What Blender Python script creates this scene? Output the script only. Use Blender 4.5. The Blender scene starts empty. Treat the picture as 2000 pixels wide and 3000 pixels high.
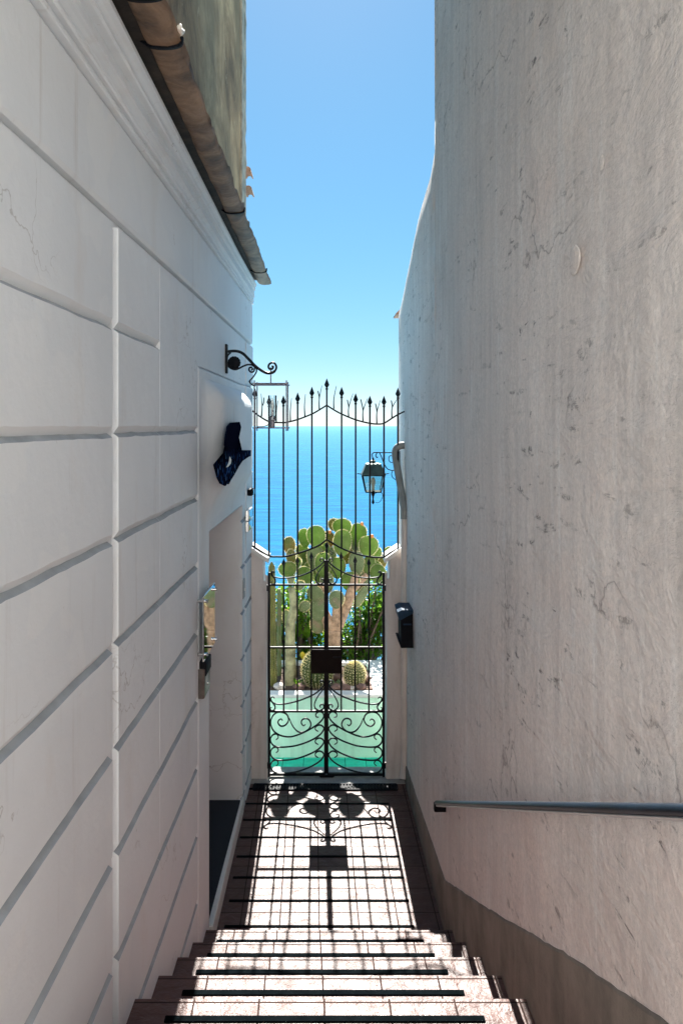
import bpy, bmesh, math, random
from mathutils import Vector, Matrix, noise

random.seed(7)
S = bpy.context.scene
COL = S.collection
R = math.radians
F, PX, PY, EYE = 2100.0, 950.0, 1247.0, 2.99      # focal length / principal point in photo pixels, eye height

# ------------------------------------------------------------------ helpers
def at(px, py, Y):
    """the place in the alley seen at photo pixel (px,py) at distance Y"""
    return Vector(((px - PX) * Y / F, Y, EYE - (py - PY) * Y / F))

def wall_x(Y, out=0.0):                 # face of the left house wall
    return -0.75 + 0.022 * Y + out

def right_x(Y):                         # face of the right wall
    return 0.79 - 0.018 * Y

WORLD = {}
def place(o, c, parent):
    pw = WORLD[parent.name] if parent else Vector((0, 0, 0))
    o.location = c - pw
    if parent:
        o.parent = parent
    WORLD[o.name] = c.copy()

def thing(name, label, cat, loc, group=None, kind=None):
    o = bpy.data.objects.new(name, None)
    COL.objects.link(o)
    o.empty_display_size = 0.1
    o.location = loc
    WORLD[o.name] = Vector(loc)
    tag(o, label, cat, group, kind)
    return o

def tag(o, label=None, cat=None, group=None, kind=None):
    if label: o['label'] = label
    if cat: o['category'] = cat
    if group: o['group'] = group
    if kind: o['kind'] = kind
    return o

def obj(name, bm, mat, parent=None, smooth=None, label=None):
    """link a bmesh (built in world coordinates) as one mesh object"""
    bmesh.ops.recalc_face_normals(bm, faces=bm.faces[:])
    me = bpy.data.meshes.new(name)
    bm.to_mesh(me)
    bm.free()
    xs = [v.co for v in me.vertices]
    c = Vector([(min(v[i] for v in xs) + max(v[i] for v in xs)) / 2 for i in range(3)])
    c.z = min(v[2] for v in xs)
    me.transform(Matrix.Translation(-c))
    for m in (mat if isinstance(mat, (list, tuple)) else [mat]):
        me.materials.append(m)
    if smooth is not None:
        me.shade_smooth()
        if smooth < 180:
            me.set_sharp_from_angle(angle=R(smooth))
    o = bpy.data.objects.new(name, me)
    COL.objects.link(o)
    place(o, c, parent)
    if label: o['label'] = label
    return o

def BM():
    return bmesh.new()

def add_mesh(bm, verts, faces, mi=0):
    vs = [bm.verts.new(v) for v in verts]
    for f in faces:
        try:
            fc = bm.faces.new([vs[i] for i in f])
            fc.material_index = mi
        except ValueError:
            pass
    return vs

def box(bm, x0, x1, y0, y1, z0, z1, bev=0.0, mi=0, segs=1):
    b = bmesh.new()
    vs = [b.verts.new((x, y, z)) for x in (x0, x1) for y in (y0, y1) for z in (z0, z1)]
    for f in ((0, 1, 3, 2), (4, 6, 7, 5), (0, 4, 5, 1), (2, 3, 7, 6), (0, 2, 6, 4), (1, 5, 7, 3)):
        b.faces.new([vs[i] for i in f])
    if bev:
        bmesh.ops.bevel(b, geom=b.edges[:], offset=bev, segments=segs, affect='EDGES', profile=0.5)
    merge(bm, b, mi)

def merge(bm, b, mi=0, M=None):
    mp = {}
    for v in b.verts:
        mp[v] = bm.verts.new(M @ v.co if M else v.co)
    for f in b.faces:
        try:
            nf = bm.faces.new([mp[v] for v in f.verts])
            nf.material_index = mi
        except ValueError:
            pass
    b.free()

def smooth_path(pts, n=6):
    """Catmull-Rom through the points"""
    P = [Vector(p) for p in pts]
    out = []
    for i in range(len(P) - 1):
        p0 = P[max(i - 1, 0)]; p1 = P[i]; p2 = P[i + 1]; p3 = P[min(i + 2, len(P) - 1)]
        for k in range(n):
            t = k / n
            out.append(0.5 * ((2 * p1) + (p2 - p0) * t + (2 * p0 - 5 * p1 + 4 * p2 - p3) * t * t + (3 * p1 - p0 - 3 * p2 + p3) * t ** 3))
    out.append(P[-1])
    return out

def tube(bm, pts, r, seg=8, mi=0, flat=1.0, cap=True, up=None):
    P = [Vector(p) for p in pts]
    n = len(P)
    rad = r if isinstance(r, (list, tuple)) else [r] * n
    rings = []
    prev = None
    for i in range(n):
        t = (P[min(i + 1, n - 1)] - P[max(i - 1, 0)])
        if t.length < 1e-9: t = Vector((0, 0, 1))
        t.normalize()
        if prev is None:
            a = Vector(up) if up else (Vector((0, 1, 0)) if abs(t.y) < 0.9 else Vector((1, 0, 0)))
        else:
            a = prev
        a = (a - t * a.dot(t))
        if a.length < 1e-6: a = t.orthogonal()
        a.normalize(); prev = a
        b = t.cross(a)
        rings.append([bm.verts.new(P[i] + rad[i] * (math.cos(2 * math.pi * k / seg) * a * flat + math.sin(2 * math.pi * k / seg) * b)) for k in range(seg)])
    for i in range(n - 1):
        for k in range(seg):
            f = bm.faces.new((rings[i][k], rings[i][(k + 1) % seg], rings[i + 1][(k + 1) % seg], rings[i + 1][k]))
            f.material_index = mi
    if cap:
        for rg in (rings[0], rings[-1]):
            f = bm.faces.new(rg); f.material_index = mi

def lathe(bm, prof, c, seg=16, mi=0, axis='Z', rot=0.0, sx=1.0, sy=1.0):
    rings = []
    for r, h in prof:
        ring = []
        for k in range(seg):
            a = rot + 2 * math.pi * k / seg
            u, v = r * math.cos(a) * sx, r * math.sin(a) * sy
            p = {'Z': (u, v, h), 'Y': (u, h, v), 'X': (h, u, v)}[axis]
            ring.append(bm.verts.new(Vector(c) + Vector(p)))
        rings.append(ring)
    for i in range(len(rings) - 1):
        for k in range(seg):
            f = bm.faces.new((rings[i][k], rings[i][(k + 1) % seg], rings[i + 1][(k + 1) % seg], rings[i + 1][k]))
            f.material_index = mi
    for rg in (rings[0], rings[-1]):
        f = bm.faces.new(rg); f.material_index = mi

def prism(bm, front, off, mi=0):
    """closed solid: polygon 'front' (points) and its copy moved by 'off'"""
    a = [bm.verts.new(p) for p in front]
    b = [bm.verts.new(Vector(p) + Vector(off)) for p in front]
    fs = [bm.faces.new(a), bm.faces.new(b[::-1])]
    n = len(a)
    for i in range(n):
        fs.append(bm.faces.new((a[i], b[i], b[(i + 1) % n], a[(i + 1) % n])))
    for f in fs: f.material_index = mi
    bmesh.ops.triangulate(bm, faces=fs[:2])

# ------------------------------------------------------------------ materials
class Mat:
    def __init__(s, name, rough=0.6, metal=0.0, base=(0.5, 0.5, 0.5)):
        s.m = bpy.data.materials.new(name); s.m.use_nodes = True
        s.t = s.m.node_tree; s.N = s.t.nodes; s.L = s.t.links
        s.b = s.N['Principled BSDF']
        s.b.inputs['Roughness'].default_value = rough
        s.b.inputs['Metallic'].default_value = metal
        s.b.inputs['Base Color'].default_value = (*base, 1)
        s.pos = None
    def set(s, k, v):
        s.b.inputs[k].default_value = v; return s
    def P(s, scale=(1, 1, 1), obj=False, rot=(0, 0, 0)):
        if s.pos is None:
            s.pos = s.N.new('ShaderNodeNewGeometry')
        mp = s.N.new('ShaderNodeMapping')
        mp.inputs['Scale'].default_value = scale
        mp.inputs['Rotation'].default_value = rot
        if obj:
            tc = s.N.new('ShaderNodeTexCoord'); s.L.new(tc.outputs['Object'], mp.inputs['Vector'])
        else:
            s.L.new(s.pos.outputs['Position'], mp.inputs['Vector'])
        return mp.outputs['Vector']
    def noise(s, vec, scale, detail=4, rough=0.55, dist=0.0):
        n = s.N.new('ShaderNodeTexNoise')
        n.inputs['Scale'].default_value = scale; n.inputs['Detail'].default_value = detail
        n.inputs['Roughness'].default_value = rough; n.inputs['Distortion'].default_value = dist
        s.L.new(vec, n.inputs['Vector']); return n.outputs['Fac']
    def voro(s, vec, scale, feature='F1', out='Distance', rnd=1.0):
        n = s.N.new('ShaderNodeTexVoronoi'); n.feature = feature
        n.inputs['Scale'].default_value = scale; n.inputs['Randomness'].default_value = rnd
        s.L.new(vec, n.inputs['Vector']); return n.outputs[out]
    def ramp(s, fac, stops, interp='LINEAR'):
        n = s.N.new('ShaderNodeValToRGB'); n.color_ramp.interpolation = interp
        e = n.color_ramp.elements
        while len(e) < len(stops): e.new(0.5)
        for i, (p, c) in enumerate(stops):
            e[i].position = p
            e[i].color = (*c, 1) if isinstance(c, (tuple, list)) else (c, c, c, 1)
        s.L.new(fac, n.inputs['Fac']); return n.outputs['Color']
    def mix(s, fac, a, b, mode='MIX'):
        n = s.N.new('ShaderNodeMix'); n.data_type = 'RGBA'; n.blend_type = mode
        for i, v in ((0, fac), (6, a), (7, b)):
            sock = n.inputs[i]
            if isinstance(v, (int, float)): sock.default_value = v if i == 0 else (v, v, v, 1)
            elif isinstance(v, tuple): sock.default_value = (*v, 1)
            else: s.L.new(v, sock)
        return n.outputs[2]
    def math(s, op, a, b=0.0):
        n = s.N.new('ShaderNodeMath'); n.operation = op
        for i, v in enumerate((a, b)):
            if isinstance(v, (int, float)): n.inputs[i].default_value = v
            else: s.L.new(v, n.inputs[i])
        return n.outputs[0]
    def color(s, c):
        s.L.new(c, s.b.inputs['Base Color']); return s
    def rough(s, c):
        s.L.new(c, s.b.inputs['Roughness']); return s
    def bump(s, h, strength=0.5, dist=0.01, prev=None):
        n = s.N.new('ShaderNodeBump'); n.inputs['Strength'].default_value = strength
        n.inputs['Distance'].default_value = dist
        s.L.new(h, n.inputs['Height'])
        if prev is not None: s.L.new(prev, n.inputs['Normal'])
        s.L.new(n.outputs['Normal'], s.b.inputs['Normal']); return n.outputs['Normal']

def simple(name, base, rough=0.6, metal=0.0, var=0.25, scale=20, bump=0.15, spec=0.5):
    m = Mat(name, rough, metal); m.set('Specular IOR Level', spec)
    n = m.noise(m.P(), scale, 5)
    lo = tuple(max(0, c * (1 - var)) for c in base); hi = tuple(min(1, c * (1 + var)) for c in base)
    m.color(m.ramp(n, [(0.3, lo), (0.7, hi)]))
    if bump: m.bump(m.noise(m.P(), scale * 4, 4), bump, 0.004)
    return m.m

def stucco_left():
    m = Mat('left_stucco', 0.75)
    p = m.P()
    big = m.noise(p, 1.3, 4)
    c = m.ramp(big, [(0.3, (0.69, 0.71, 0.735)), (0.7, (0.76, 0.78, 0.805))])
    blot = m.ramp(m.noise(m.P((1, 1, 0.35)), 3.0, 6, 0.65), [(0.55, 0.0), (0.75, 1.0)])
    c = m.mix(m.math('MULTIPLY', blot, 0.30), c, (0.56, 0.47, 0.40))
    dr = m.ramp(m.noise(m.P((1, 16, 0.8)), 1.1, 5, 0.6), [(0.60, 0.0), (0.74, 1.0)])
    c = m.mix(m.math('MULTIPLY', m.math('MULTIPLY', dr, m.ramp(m.noise(p, 1.1, 3), [(0.45, 0.0), (0.6, 1.0)])), 0.5), c, (0.50, 0.47, 0.45))
    pt = m.ramp(m.noise(m.P((1, 1, 1.3)), 2.1, 3, 0.5), [(0.60, 0.0), (0.615, 1.0)])
    c = m.mix(m.math('MULTIPLY', pt, 0.16), c, (0.86, 0.85, 0.83))
    wob = m.N.new('ShaderNodeVectorMath'); wob.operation = 'ADD'
    nz = m.N.new('ShaderNodeTexNoise'); nz.inputs['Scale'].default_value = 2.6; nz.inputs['Detail'].default_value = 6
    m.L.new(p, nz.inputs['Vector']); m.L.new(p, wob.inputs[0]); m.L.new(nz.outputs['Color'], wob.inputs[1])
    ck = m.ramp(m.voro(wob.outputs[0], 0.8, 'DISTANCE_TO_EDGE'), [(0.0, 1.0), (0.0035, 0.0)])
    c = m.mix(m.math('MULTIPLY', m.math('MULTIPLY', ck, m.ramp(m.noise(p, 1.2, 2), [(0.54, 0.0), (0.60, 1.0)])), 0.5), c, (0.28, 0.25, 0.23))
    sp = m.ramp(m.noise(p, 45, 3), [(0.70, 0.0), (0.78, 1.0)])
    c = m.mix(m.math('MULTIPLY', sp, 0.25), c, (0.42, 0.37, 0.33))
    m.color(c)
    b = m.bump(m.noise(p, 9, 5), 0.35, 0.012)
    m.bump(m.noise(p, 120, 3), 0.18, 0.002, b)
    return m.m

def stucco_right():
    m = Mat('right_plaster', 0.8)
    p = m.P()
    big = m.noise(p, 0.9, 5, 0.6)
    c = m.ramp(big, [(0.28, (0.73, 0.655, 0.615)), (0.72, (0.88, 0.815, 0.775))])
    # rain streaks: long in Z
    st = m.ramp(m.noise(m.P((1, 9, 0.55)), 1.6, 6, 0.62), [(0.42, 0.0), (0.68, 1.0)])
    c = m.mix(m.math('MULTIPLY', st, 0.4), c, (0.50, 0.465, 0.45))
    lt = m.ramp(m.noise(m.P((1, 14, 0.7)), 1.3, 6, 0.6), [(0.55, 0.0), (0.72, 1.0)])
    c = m.mix(m.math('MULTIPLY', lt, 0.6), c, (0.90, 0.88, 0.86))
    pk = m.ramp(m.noise(p, 1.7, 3), [(0.55, 0.0), (0.72, 1.0)])
    c = m.mix(m.math('MULTIPLY', pk, 0.30), c, (0.78, 0.62, 0.56))
    bl = m.ramp(m.noise(m.P((1, 0.8, 0.5)), 1.15, 7, 0.7), [(0.50, 0.0), (0.66, 1.0)])
    c = m.mix(m.math('MULTIPLY', bl, 0.28), c, (0.50, 0.44, 0.40))
    gl = m.ramp(m.noise(m.P((1, 3.2, 0.4)), 2.4, 6, 0.7), [(0.56, 0.0), (0.66, 1.0)])
    c = m.mix(m.math('MULTIPLY', gl, 0.35), c, (0.92, 0.90, 0.88))
    # fine grit
    gr = m.ramp(m.noise(p, 60, 5, 0.7), [(0.40, 0.0), (0.62, 1.0)])
    c = m.mix(m.math('MULTIPLY', gr, 0.34), c, (0.44, 0.41, 0.39))
    # scuffs along the wall at hand height, broken up by a second noise
    sc = m.ramp(m.noise(m.P((1, 1.6, 7.0), rot=(R(-9), 0, 0)), 2.6, 6, 0.68, 0.5), [(0.582, 0.0), (0.648, 1.0)])
    gate = m.ramp(m.noise(p, 22, 5, 0.75), [(0.46, 0.0), (0.56, 1.0)])
    sc = m.math('MULTIPLY', m.math('MULTIPLY', sc, gate), m.ramp(m.noise(p, 0.85, 2), [(0.42, 0.30), (0.60, 1.0)]))
    c = m.mix(m.math('MULTIPLY', sc, 0.85), c, (0.07, 0.06, 0.055))
    dots = m.ramp(m.noise(m.P((1, 1, 1.8)), 7.5, 6, 0.75), [(0.690, 0.0), (0.74, 1.0)])
    c = m.mix(m.math('MULTIPLY', dots, 0.7), c, (0.10, 0.09, 0.08))
    dk = m.math('MULTIPLY', m.ramp(m.noise(m.P((1, 1, 0.7)), 1.5, 6, 0.72), [(0.54, 0.0), (0.70, 1.0)]), m.ramp(m.noise(p, 38, 4, 0.7), [(0.42, 0.0), (0.60, 1.0)]))
    c = m.mix(m.math('MULTIPLY', dk, 0.5), c, (0.33, 0.30, 0.28))
    # hairline cracks
    wob = m.N.new('ShaderNodeVectorMath'); wob.operation = 'ADD'
    nz = m.N.new('ShaderNodeTexNoise'); nz.inputs['Scale'].default_value = 2.2; nz.inputs['Detail'].default_value = 6
    m.L.new(p, nz.inputs['Vector']); m.L.new(p, wob.inputs[0]); m.L.new(nz.outputs['Color'], wob.inputs[1])
    ck = m.ramp(m.voro(wob.outputs[0], 0.75, 'DISTANCE_TO_EDGE'), [(0.0, 1.0), (0.006, 0.0)])
    cg = m.ramp(m.noise(p, 1.4, 2), [(0.50, 0.0), (0.58, 1.0)])
    ck = m.math('MULTIPLY', ck, cg)
    c = m.mix(m.math('MULTIPLY', ck, 0.65), c, (0.16, 0.13, 0.12))
    m.color(c)
    h1 = m.noise(m.P((1, 1.0, 1.9), rot=(R(10), 0, 0)), 2.6, 6, 0.6, 0.5)     # trowel sweeps
    b = m.bump(h1, 0.6, 0.05)
    b = m.bump(m.noise(p, 20, 6, 0.65), 0.6, 0.014, b)
    b = m.bump(sc, 0.4, -0.006, b)
    m.bump(m.noise(p, 160, 3), 0.3, 0.002, b)
    return m.m

def cement():
    m = Mat('dado_cement', 0.9)
    p = m.P()
    c = m.ramp(m.noise(p, 4, 6, 0.65), [(0.3, (0.125, 0.107, 0.09)), (0.7, (0.265, 0.23, 0.195))])
    st = m.ramp(m.noise(m.P((1, 6, 0.8)), 2.0, 5), [(0.5, 0.0), (0.7, 1.0)])
    c = m.mix(m.math('MULTIPLY', st, 0.4), c, (0.34, 0.295, 0.25))
    m.color(c)
    m.bump(m.noise(p, 70, 5, 0.7), 0.6, 0.006)
    return m.m

def weathered():
    m = Mat('weathered_plaster', 0.9)
    p = m.P()
    c = m.ramp(m.noise(m.P((1, 0.8, 0.8)), 2.2, 8, 0.72, 0.4), [(0.32, (0.14, 0.082, 0.034)), (0.50, (0.37, 0.225, 0.105)), (0.70, (0.66, 0.44, 0.225))])
    g = m.ramp(m.noise(m.P((1, 0.7, 0.5)), 2.3, 5), [(0.45, 0.0), (0.62, 1.0)])
    c = m.mix(m.math('MULTIPLY', g, 0.6), c, (0.24, 0.17, 0.085))
    w = m.ramp(m.noise(m.P((1, 1.6, 1.0)), 3.1, 8, 0.75), [(0.60, 0.0), (0.70, 1.0)])
    c = m.mix(m.math('MULTIPLY', w, 0.6), c, (0.85, 0.62, 0.36))
    m.color(c)
    m.bump(m.noise(m.P((1, 1, 0.8)), 14, 6, 0.65), 0.6, 0.012)
    return m.m

def tiles(name, row, yoff, base_lo, base_hi, mortar, rough=0.36, width=0.237, skew=0.018, bumpy=1.0, xoff=0.0):
    m = Mat(name, rough); m.set('Specular IOR Level', 0.30)
    sep = m.N.new('ShaderNodeSeparateXYZ'); m.pos = m.N.new('ShaderNodeNewGeometry')
    m.L.new(m.pos.outputs['Position'], sep.inputs[0])
    u = m.math('ADD', sep.outputs[0], m.math('MULTIPLY', m.math('SUBTRACT', sep.outputs[1], 2.6), skew))
    u = m.math('ADD', u, 10 * width - xoff)
    v = m.math('ADD', sep.outputs[1], 20 * row - yoff)
    cmb = m.N.new('ShaderNodeCombineXYZ'); m.L.new(u, cmb.inputs[0]); m.L.new(v, cmb.inputs[1])
    br = m.N.new('ShaderNodeTexBrick'); br.offset = 0.0; br.squash = 1.0
    br.inputs['Scale'].default_value = 1.0
    br.inputs['Brick Width'].default_value = width; br.inputs['Row Height'].default_value = row
    br.inputs['Mortar Size'].default_value = 0.0036; br.inputs['Mortar Smooth'].default_value = 0.2
    br.inputs['Bias'].default_value = 0.0
    br.inputs['Color1'].default_value = (*base_lo, 1); br.inputs['Color2'].default_value = (*base_hi, 1)
    br.inputs['Mortar'].default_value = (*mortar, 1)
    m.L.new(cmb.outputs[0], br.inputs['Vector'])
    n = m.noise(m.P(), 14, 6, 0.65)
    c = m.mix(0.5, br.outputs['Color'], m.ramp(n, [(0.3, 0.35), (0.7, 0.75)]), 'OVERLAY')
    m.color(c)
    m.rough(m.mix(br.outputs['Fac'], m.ramp(m.noise(m.P(), 26, 5, 0.6), [(0.3, rough - 0.05), (0.7, rough + 0.08)]), 0.98))
    m.L.new(m.math('MULTIPLY', m.math('SUBTRACT', 1.0, br.outputs['Fac']), 0.22), m.b.inputs['Specular IOR Level'])
    b = m.bump(m.noise(m.P((1, 1.3, 1)), 11, 6, 0.62, 0.4), 0.75 * bumpy, 0.016)
    b = m.bump(m.noise(m.P(), 55, 4, 0.6), 0.35 * bumpy, 0.004, b)
    m.bump(br.outputs['Fac'], 0.6, -0.003, b)
    return m.m

def translucent(name, lo, hi, scale=8, trans=0.35, rough=0.5, patch=None, bump=0.2):
    m = Mat(name, rough)
    c = m.ramp(m.noise(m.P(), scale, 5, 0.6), [(0.32, lo), (0.68, hi)])
    if patch:
        f = m.ramp(m.noise(m.P(), scale * 0.55, 4, 0.7), [(0.56, 0.0), (0.68, 1.0)])
        c = m.mix(f, c, patch)
    m.color(c)
    if bump: m.bump(m.noise(m.P(), scale * 6, 4), bump, 0.004)
    t = m.N.new('ShaderNodeBsdfTranslucent'); m.L.new(c, t.inputs['Color'])
    mx = m.N.new('ShaderNodeMixShader'); mx.inputs[0].default_value = trans
    out = m.N['Material Output']
    m.L.new(m.b.outputs[0], mx.inputs[1]); m.L.new(t.outputs[0], mx.inputs[2]); m.L.new(mx.outputs[0], out.inputs['Surface'])
    return m.m

def sea_mat():
    m = Mat('sea_water', 0.3)
    m.set('Specular IOR Level', 0.04)
    c = m.ramp(m.noise(m.P((0.004, 0.012, 1)), 1.0, 4), [(0.35, (0.000, 0.078, 0.20)), (0.65, (0.000, 0.105, 0.24))])
    rip = m.ramp(m.noise(m.P((0.045, 0.17, 1)), 1.0, 5, 0.65, 0.4), [(0.36, 0.62), (0.50, 1.0), (0.64, 1.45)])
    c = m.mix(1.0, c, rip, 'MULTIPLY')
    m.color(c)
    a = m.noise(m.P((0.035, 0.11, 1)), 1.0, 5, 0.62, 0.5)
    b = m.bump(a, 0.9, 0.5)
    nb = m.bump(m.noise(m.P((0.12, 0.45, 1)), 1.0, 3, 0.6), 0.5, 0.16, b)
    df = m.N.new('ShaderNodeBsdfDiffuse'); gl = m.N.new('ShaderNodeBsdfGlossy')
    gl.inputs['Roughness'].default_value = 0.12; gl.inputs['Color'].default_value = (0.50, 0.85, 1.0, 1)
    lw = m.N.new('ShaderNodeFresnel'); lw.inputs['IOR'].default_value = 1.33
    for n_ in (df, gl, lw): m.L.new(nb, n_.inputs['Normal'])
    m.L.new(c, df.inputs['Color'])
    mx = m.N.new('ShaderNodeMixShader'); m.L.new(m.math('MULTIPLY', lw.outputs[0], 0.34), mx.inputs[0])
    m.L.new(df.outputs[0], mx.inputs[1]); m.L.new(gl.outputs[0], mx.inputs[2])
    m.L.new(mx.outputs[0], m.N['Material Output'].inputs['Surface'])
    return m.m

def rust_gutter():
    m = Mat('rusty_gutter', 0.75)
    c = m.ramp(m.noise(m.P((1, 1.2, 3)), 4.5, 6, 0.62, 0.8), [(0.30, (0.045, 0.030, 0.020)), (0.48, (0.17, 0.098, 0.055)), (0.70, (0.34, 0.21, 0.125))])
    m.color(c); m.bump(m.noise(m.P(), 18, 5), 0.6, 0.012)
    return m.m

def wrought():
    m = Mat('wrought_iron', 0.42, 0.0); m.set('Specular IOR Level', 0.25)
    c = m.ramp(m.noise(m.P(), 30, 4), [(0.35, (0.003, 0.004, 0.007)), (0.7, (0.009, 0.009, 0.012))])
    m.color(c); m.bump(m.noise(m.P(), 90, 3), 0.2, 0.002)
    return m.m

def mosaic():
    m = Mat('blue_mosaic', 0.9); m.set('Specular IOR Level', 0.0)
    v = m.P((1, 1, 1))
    col = m.voro(v, 42, 'F1', 'Color')
    s = m.N.new('ShaderNodeSeparateColor'); m.L.new(col, s.inputs[0])
    c = m.ramp(s.outputs[0], [(0.0, (0.004, 0.006, 0.016)), (0.62, (0.008, 0.014, 0.045)), (0.78, (0.02, 0.07, 0.22)), (0.93, (0.10, 0.22, 0.42))], 'CONSTANT')
    lowm = m.N.new('ShaderNodeSeparateXYZ'); m.L.new(m.pos.outputs['Position'], lowm.inputs[0])
    f = m.ramp(m.math('SUBTRACT', 3.72, lowm.outputs[2]), [(0.86, 0.0), (0.98, 1.0)])
    c = m.mix(f, (0.006, 0.008, 0.02), c)
    m.color(c)
    m.bump(m.voro(v, 42, 'DISTANCE_TO_EDGE'), 0.4, 0.004)
    return m.m

def stained(name, base, dirt):
    m = Mat(name, 0.85); p = m.P()
    c = m.ramp(m.noise(p, 3, 5), [(0.3, tuple(v * 0.93 for v in base)), (0.7, tuple(min(1, v * 1.05) for v in base))])
    d = m.ramp(m.noise(m.P((7, 1, 0.9)), 1.6, 6, 0.65), [(0.52, 0.0), (0.72, 1.0)])
    c = m.mix(m.math('MULTIPLY', d, 0.45), c, dirt)
    e = m.ramp(m.noise(p, 9, 6, 0.75), [(0.58, 0.0), (0.70, 1.0)])
    c = m.mix(m.math('MULTIPLY', e, 0.4), c, dirt)
    m.color(c); m.bump(m.noise(p, 40, 5, 0.7), 0.5, 0.006)
    return m.m

def granite():
    m = Mat('doormat_pile', 0.95)
    c = m.ramp(m.noise(m.P(), 180, 3, 0.8), [(0.45, (0.010, 0.012, 0.018)), (0.72, (0.05, 0.055, 0.07))])
    m.color(c); m.bump(m.noise(m.P(), 220, 3), 0.8, 0.006)
    return m.m

def soil_mat():
    m = Mat('bed_soil', 0.95)
    c = m.ramp(m.noise(m.P(), 25, 6, 0.7), [(0.3, (0.045, 0.028, 0.02)), (0.7, (0.15, 0.095, 0.07))])
    m.color(c); m.bump(m.noise(m.P(), 50, 5), 0.9, 0.02)
    return m.m

M = dict(
    left=stucco_left(), right=stucco_right(), dado=cement(), weather=weathered(),
    landing=tiles('landing_tiles', 0.2315, 4.634, (0.092, 0.050, 0.043), (0.112, 0.060, 0.051), (0.05, 0.034, 0.03)),
    stair=tiles('stair_tiles', 0.3425, 4.0 - 0.3425 * 0.06, (0.092, 0.050, 0.043), (0.112, 0.060, 0.051), (0.05, 0.034, 0.03)),
    teal=tiles('teal_tiles', 0.20, 6.95, (0.01, 0.46, 0.32), (0.02, 0.54, 0.38), (0.02, 0.17, 0.13), 0.45, 0.20, 0.0, 0.4),
    strip=simple('grip_rubber', (0.004, 0.006, 0.007), 0.9, bump=0.3, spec=0.0),
    iron=wrought(), rust=rust_gutter(), mosaic=mosaic(), mat=granite(), soil=soil_mat(), sea=sea_mat(),
    white=simple('white_paint', (0.78, 0.75, 0.70), 0.6, var=0.06, scale=7),
    pier=stained('pier_plaster', (0.74, 0.68, 0.64), (0.44, 0.36, 0.31)),
    mint=stained('mint_plaster', (0.55, 0.84, 0.68), (0.36, 0.52, 0.42)),
    deck=simple('deck_plaster', (0.60, 0.62, 0.60), 0.8, var=0.10, scale=5, bump=0.3),
    pvc=simple('pipe_paint', (0.70, 0.63, 0.57), 0.55, var=0.08, scale=6, bump=0.1),
    zinc=simple('grey_pipe', (0.24, 0.25, 0.24), 0.55, var=0.2, scale=9, bump=0.2),
    steel=simple('brushed_steel', (0.55, 0.55, 0.55), 0.22, 1.0, var=0.1, scale=12, bump=0.05),
    mirror=simple('sign_mirror', (0.78, 0.80, 0.78), 0.03, 1.0, var=0.03, scale=4, bump=0.0),
    silver=simple('lantern_steel', (0.30, 0.28, 0.32), 0.4, 0.5, var=0.1, scale=20, bump=0.05),
    black=simple('black_enamel', (0.006, 0.007, 0.010), 0.6, bump=0.1, spec=0.10),
    bluelid=simple('box_lid', (0.02, 0.045, 0.08), 0.5, bump=0.1, spec=0.1),
    lock=simple('lock_case', (0.012, 0.007, 0.006), 0.6, bump=0.2, spec=0.15),
    rail=simple('rail_metal', (0.006, 0.012, 0.022), 0.4, 0.0, var=0.3, scale=15, bump=0.05, spec=0.15),
    rail2=simple('rail_edge', (0.45, 0.46, 0.47), 0.35, 0.6, var=0.1, scale=15, bump=0.05),
    copper=simple('lamp_roof', (0.045, 0.085, 0.08), 0.45, 0.4, var=0.3, scale=18, bump=0.2),
    terracotta=simple('roof_terracotta', (0.36, 0.20, 0.13), 0.8, var=0.2, scale=20, bump=0.3),
    concrete=simple('threshold_stone', (0.33, 0.32, 0.30), 0.7, var=0.25, scale=14, bump=0.4),
    wood=simple('door_wood', (0.10, 0.06, 0.035), 0.5, var=0.3, scale=9, bump=0.2),
    bluepaint=simple('blue_rail_paint', (0.28, 0.46, 0.58), 0.5, var=0.1, scale=10, bump=0.05),
    rock=simple('lava_rock', (0.17, 0.10, 0.08), 0.9, var=0.5, scale=16, bump=0.8),
    palerock=simple('pale_rock', (0.42, 0.38, 0.34), 0.9, var=0.3, scale=16, bump=0.8),
    pad=translucent('pad_green', (0.13, 0.22, 0.04), (0.23, 0.34, 0.075), 9, 0.55, 0.5, (0.24, 0.26, 0.06)),
    padrust=translucent('pad_rusty', (0.12, 0.15, 0.025), (0.26, 0.19, 0.04), 11, 0.45, 0.5, (0.30, 0.12, 0.03)),
    padgrey=translucent('pad_grey', (0.13, 0.18, 0.075), (0.22, 0.27, 0.13), 9, 0.3, 0.6, (0.25, 0.20, 0.13)),
    spine=translucent('spines', (0.75, 0.66, 0.38), (0.95, 0.90, 0.65), 20, 0.5, 0.5, None, 0),
    trunk=simple('cactus_bark', (0.34, 0.225, 0.145), 0.85, var=0.45, scale=22, bump=0.9),
    paletrunk=simple('pale_cactus_bark', (0.25, 0.24, 0.13), 0.85, var=0.65, scale=13, bump=0.9),
    column=translucent('column_green', (0.07, 0.08, 0.015), (0.17, 0.16, 0.035), 7, 0.12, 0.6),
    barrel=translucent('barrel_green', (0.035, 0.06, 0.012), (0.08, 0.105, 0.02), 10, 0.05, 0.6),
    leaf=translucent('lemon_leaf', (0.05, 0.14, 0.010), (0.20, 0.33, 0.02), 3.5, 0.72, 0.35, None, 0),
    leaf2=translucent('laurel_leaf', (0.035, 0.105, 0.010), (0.15, 0.28, 0.02), 3.5, 0.68, 0.35, None, 0),
    lemon=simple('lemon_skin', (0.75, 0.55, 0.03), 0.4, var=0.1, scale=30, bump=0.2),
    bark=simple('tree_bark', (0.12, 0.085, 0.06), 0.9, var=0.4, scale=25, bump=0.8),
    hill=simple('hill_scrub', (0.05, 0.075, 0.03), 0.95, var=0.5, scale=0.4, bump=0.3),
)
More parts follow.
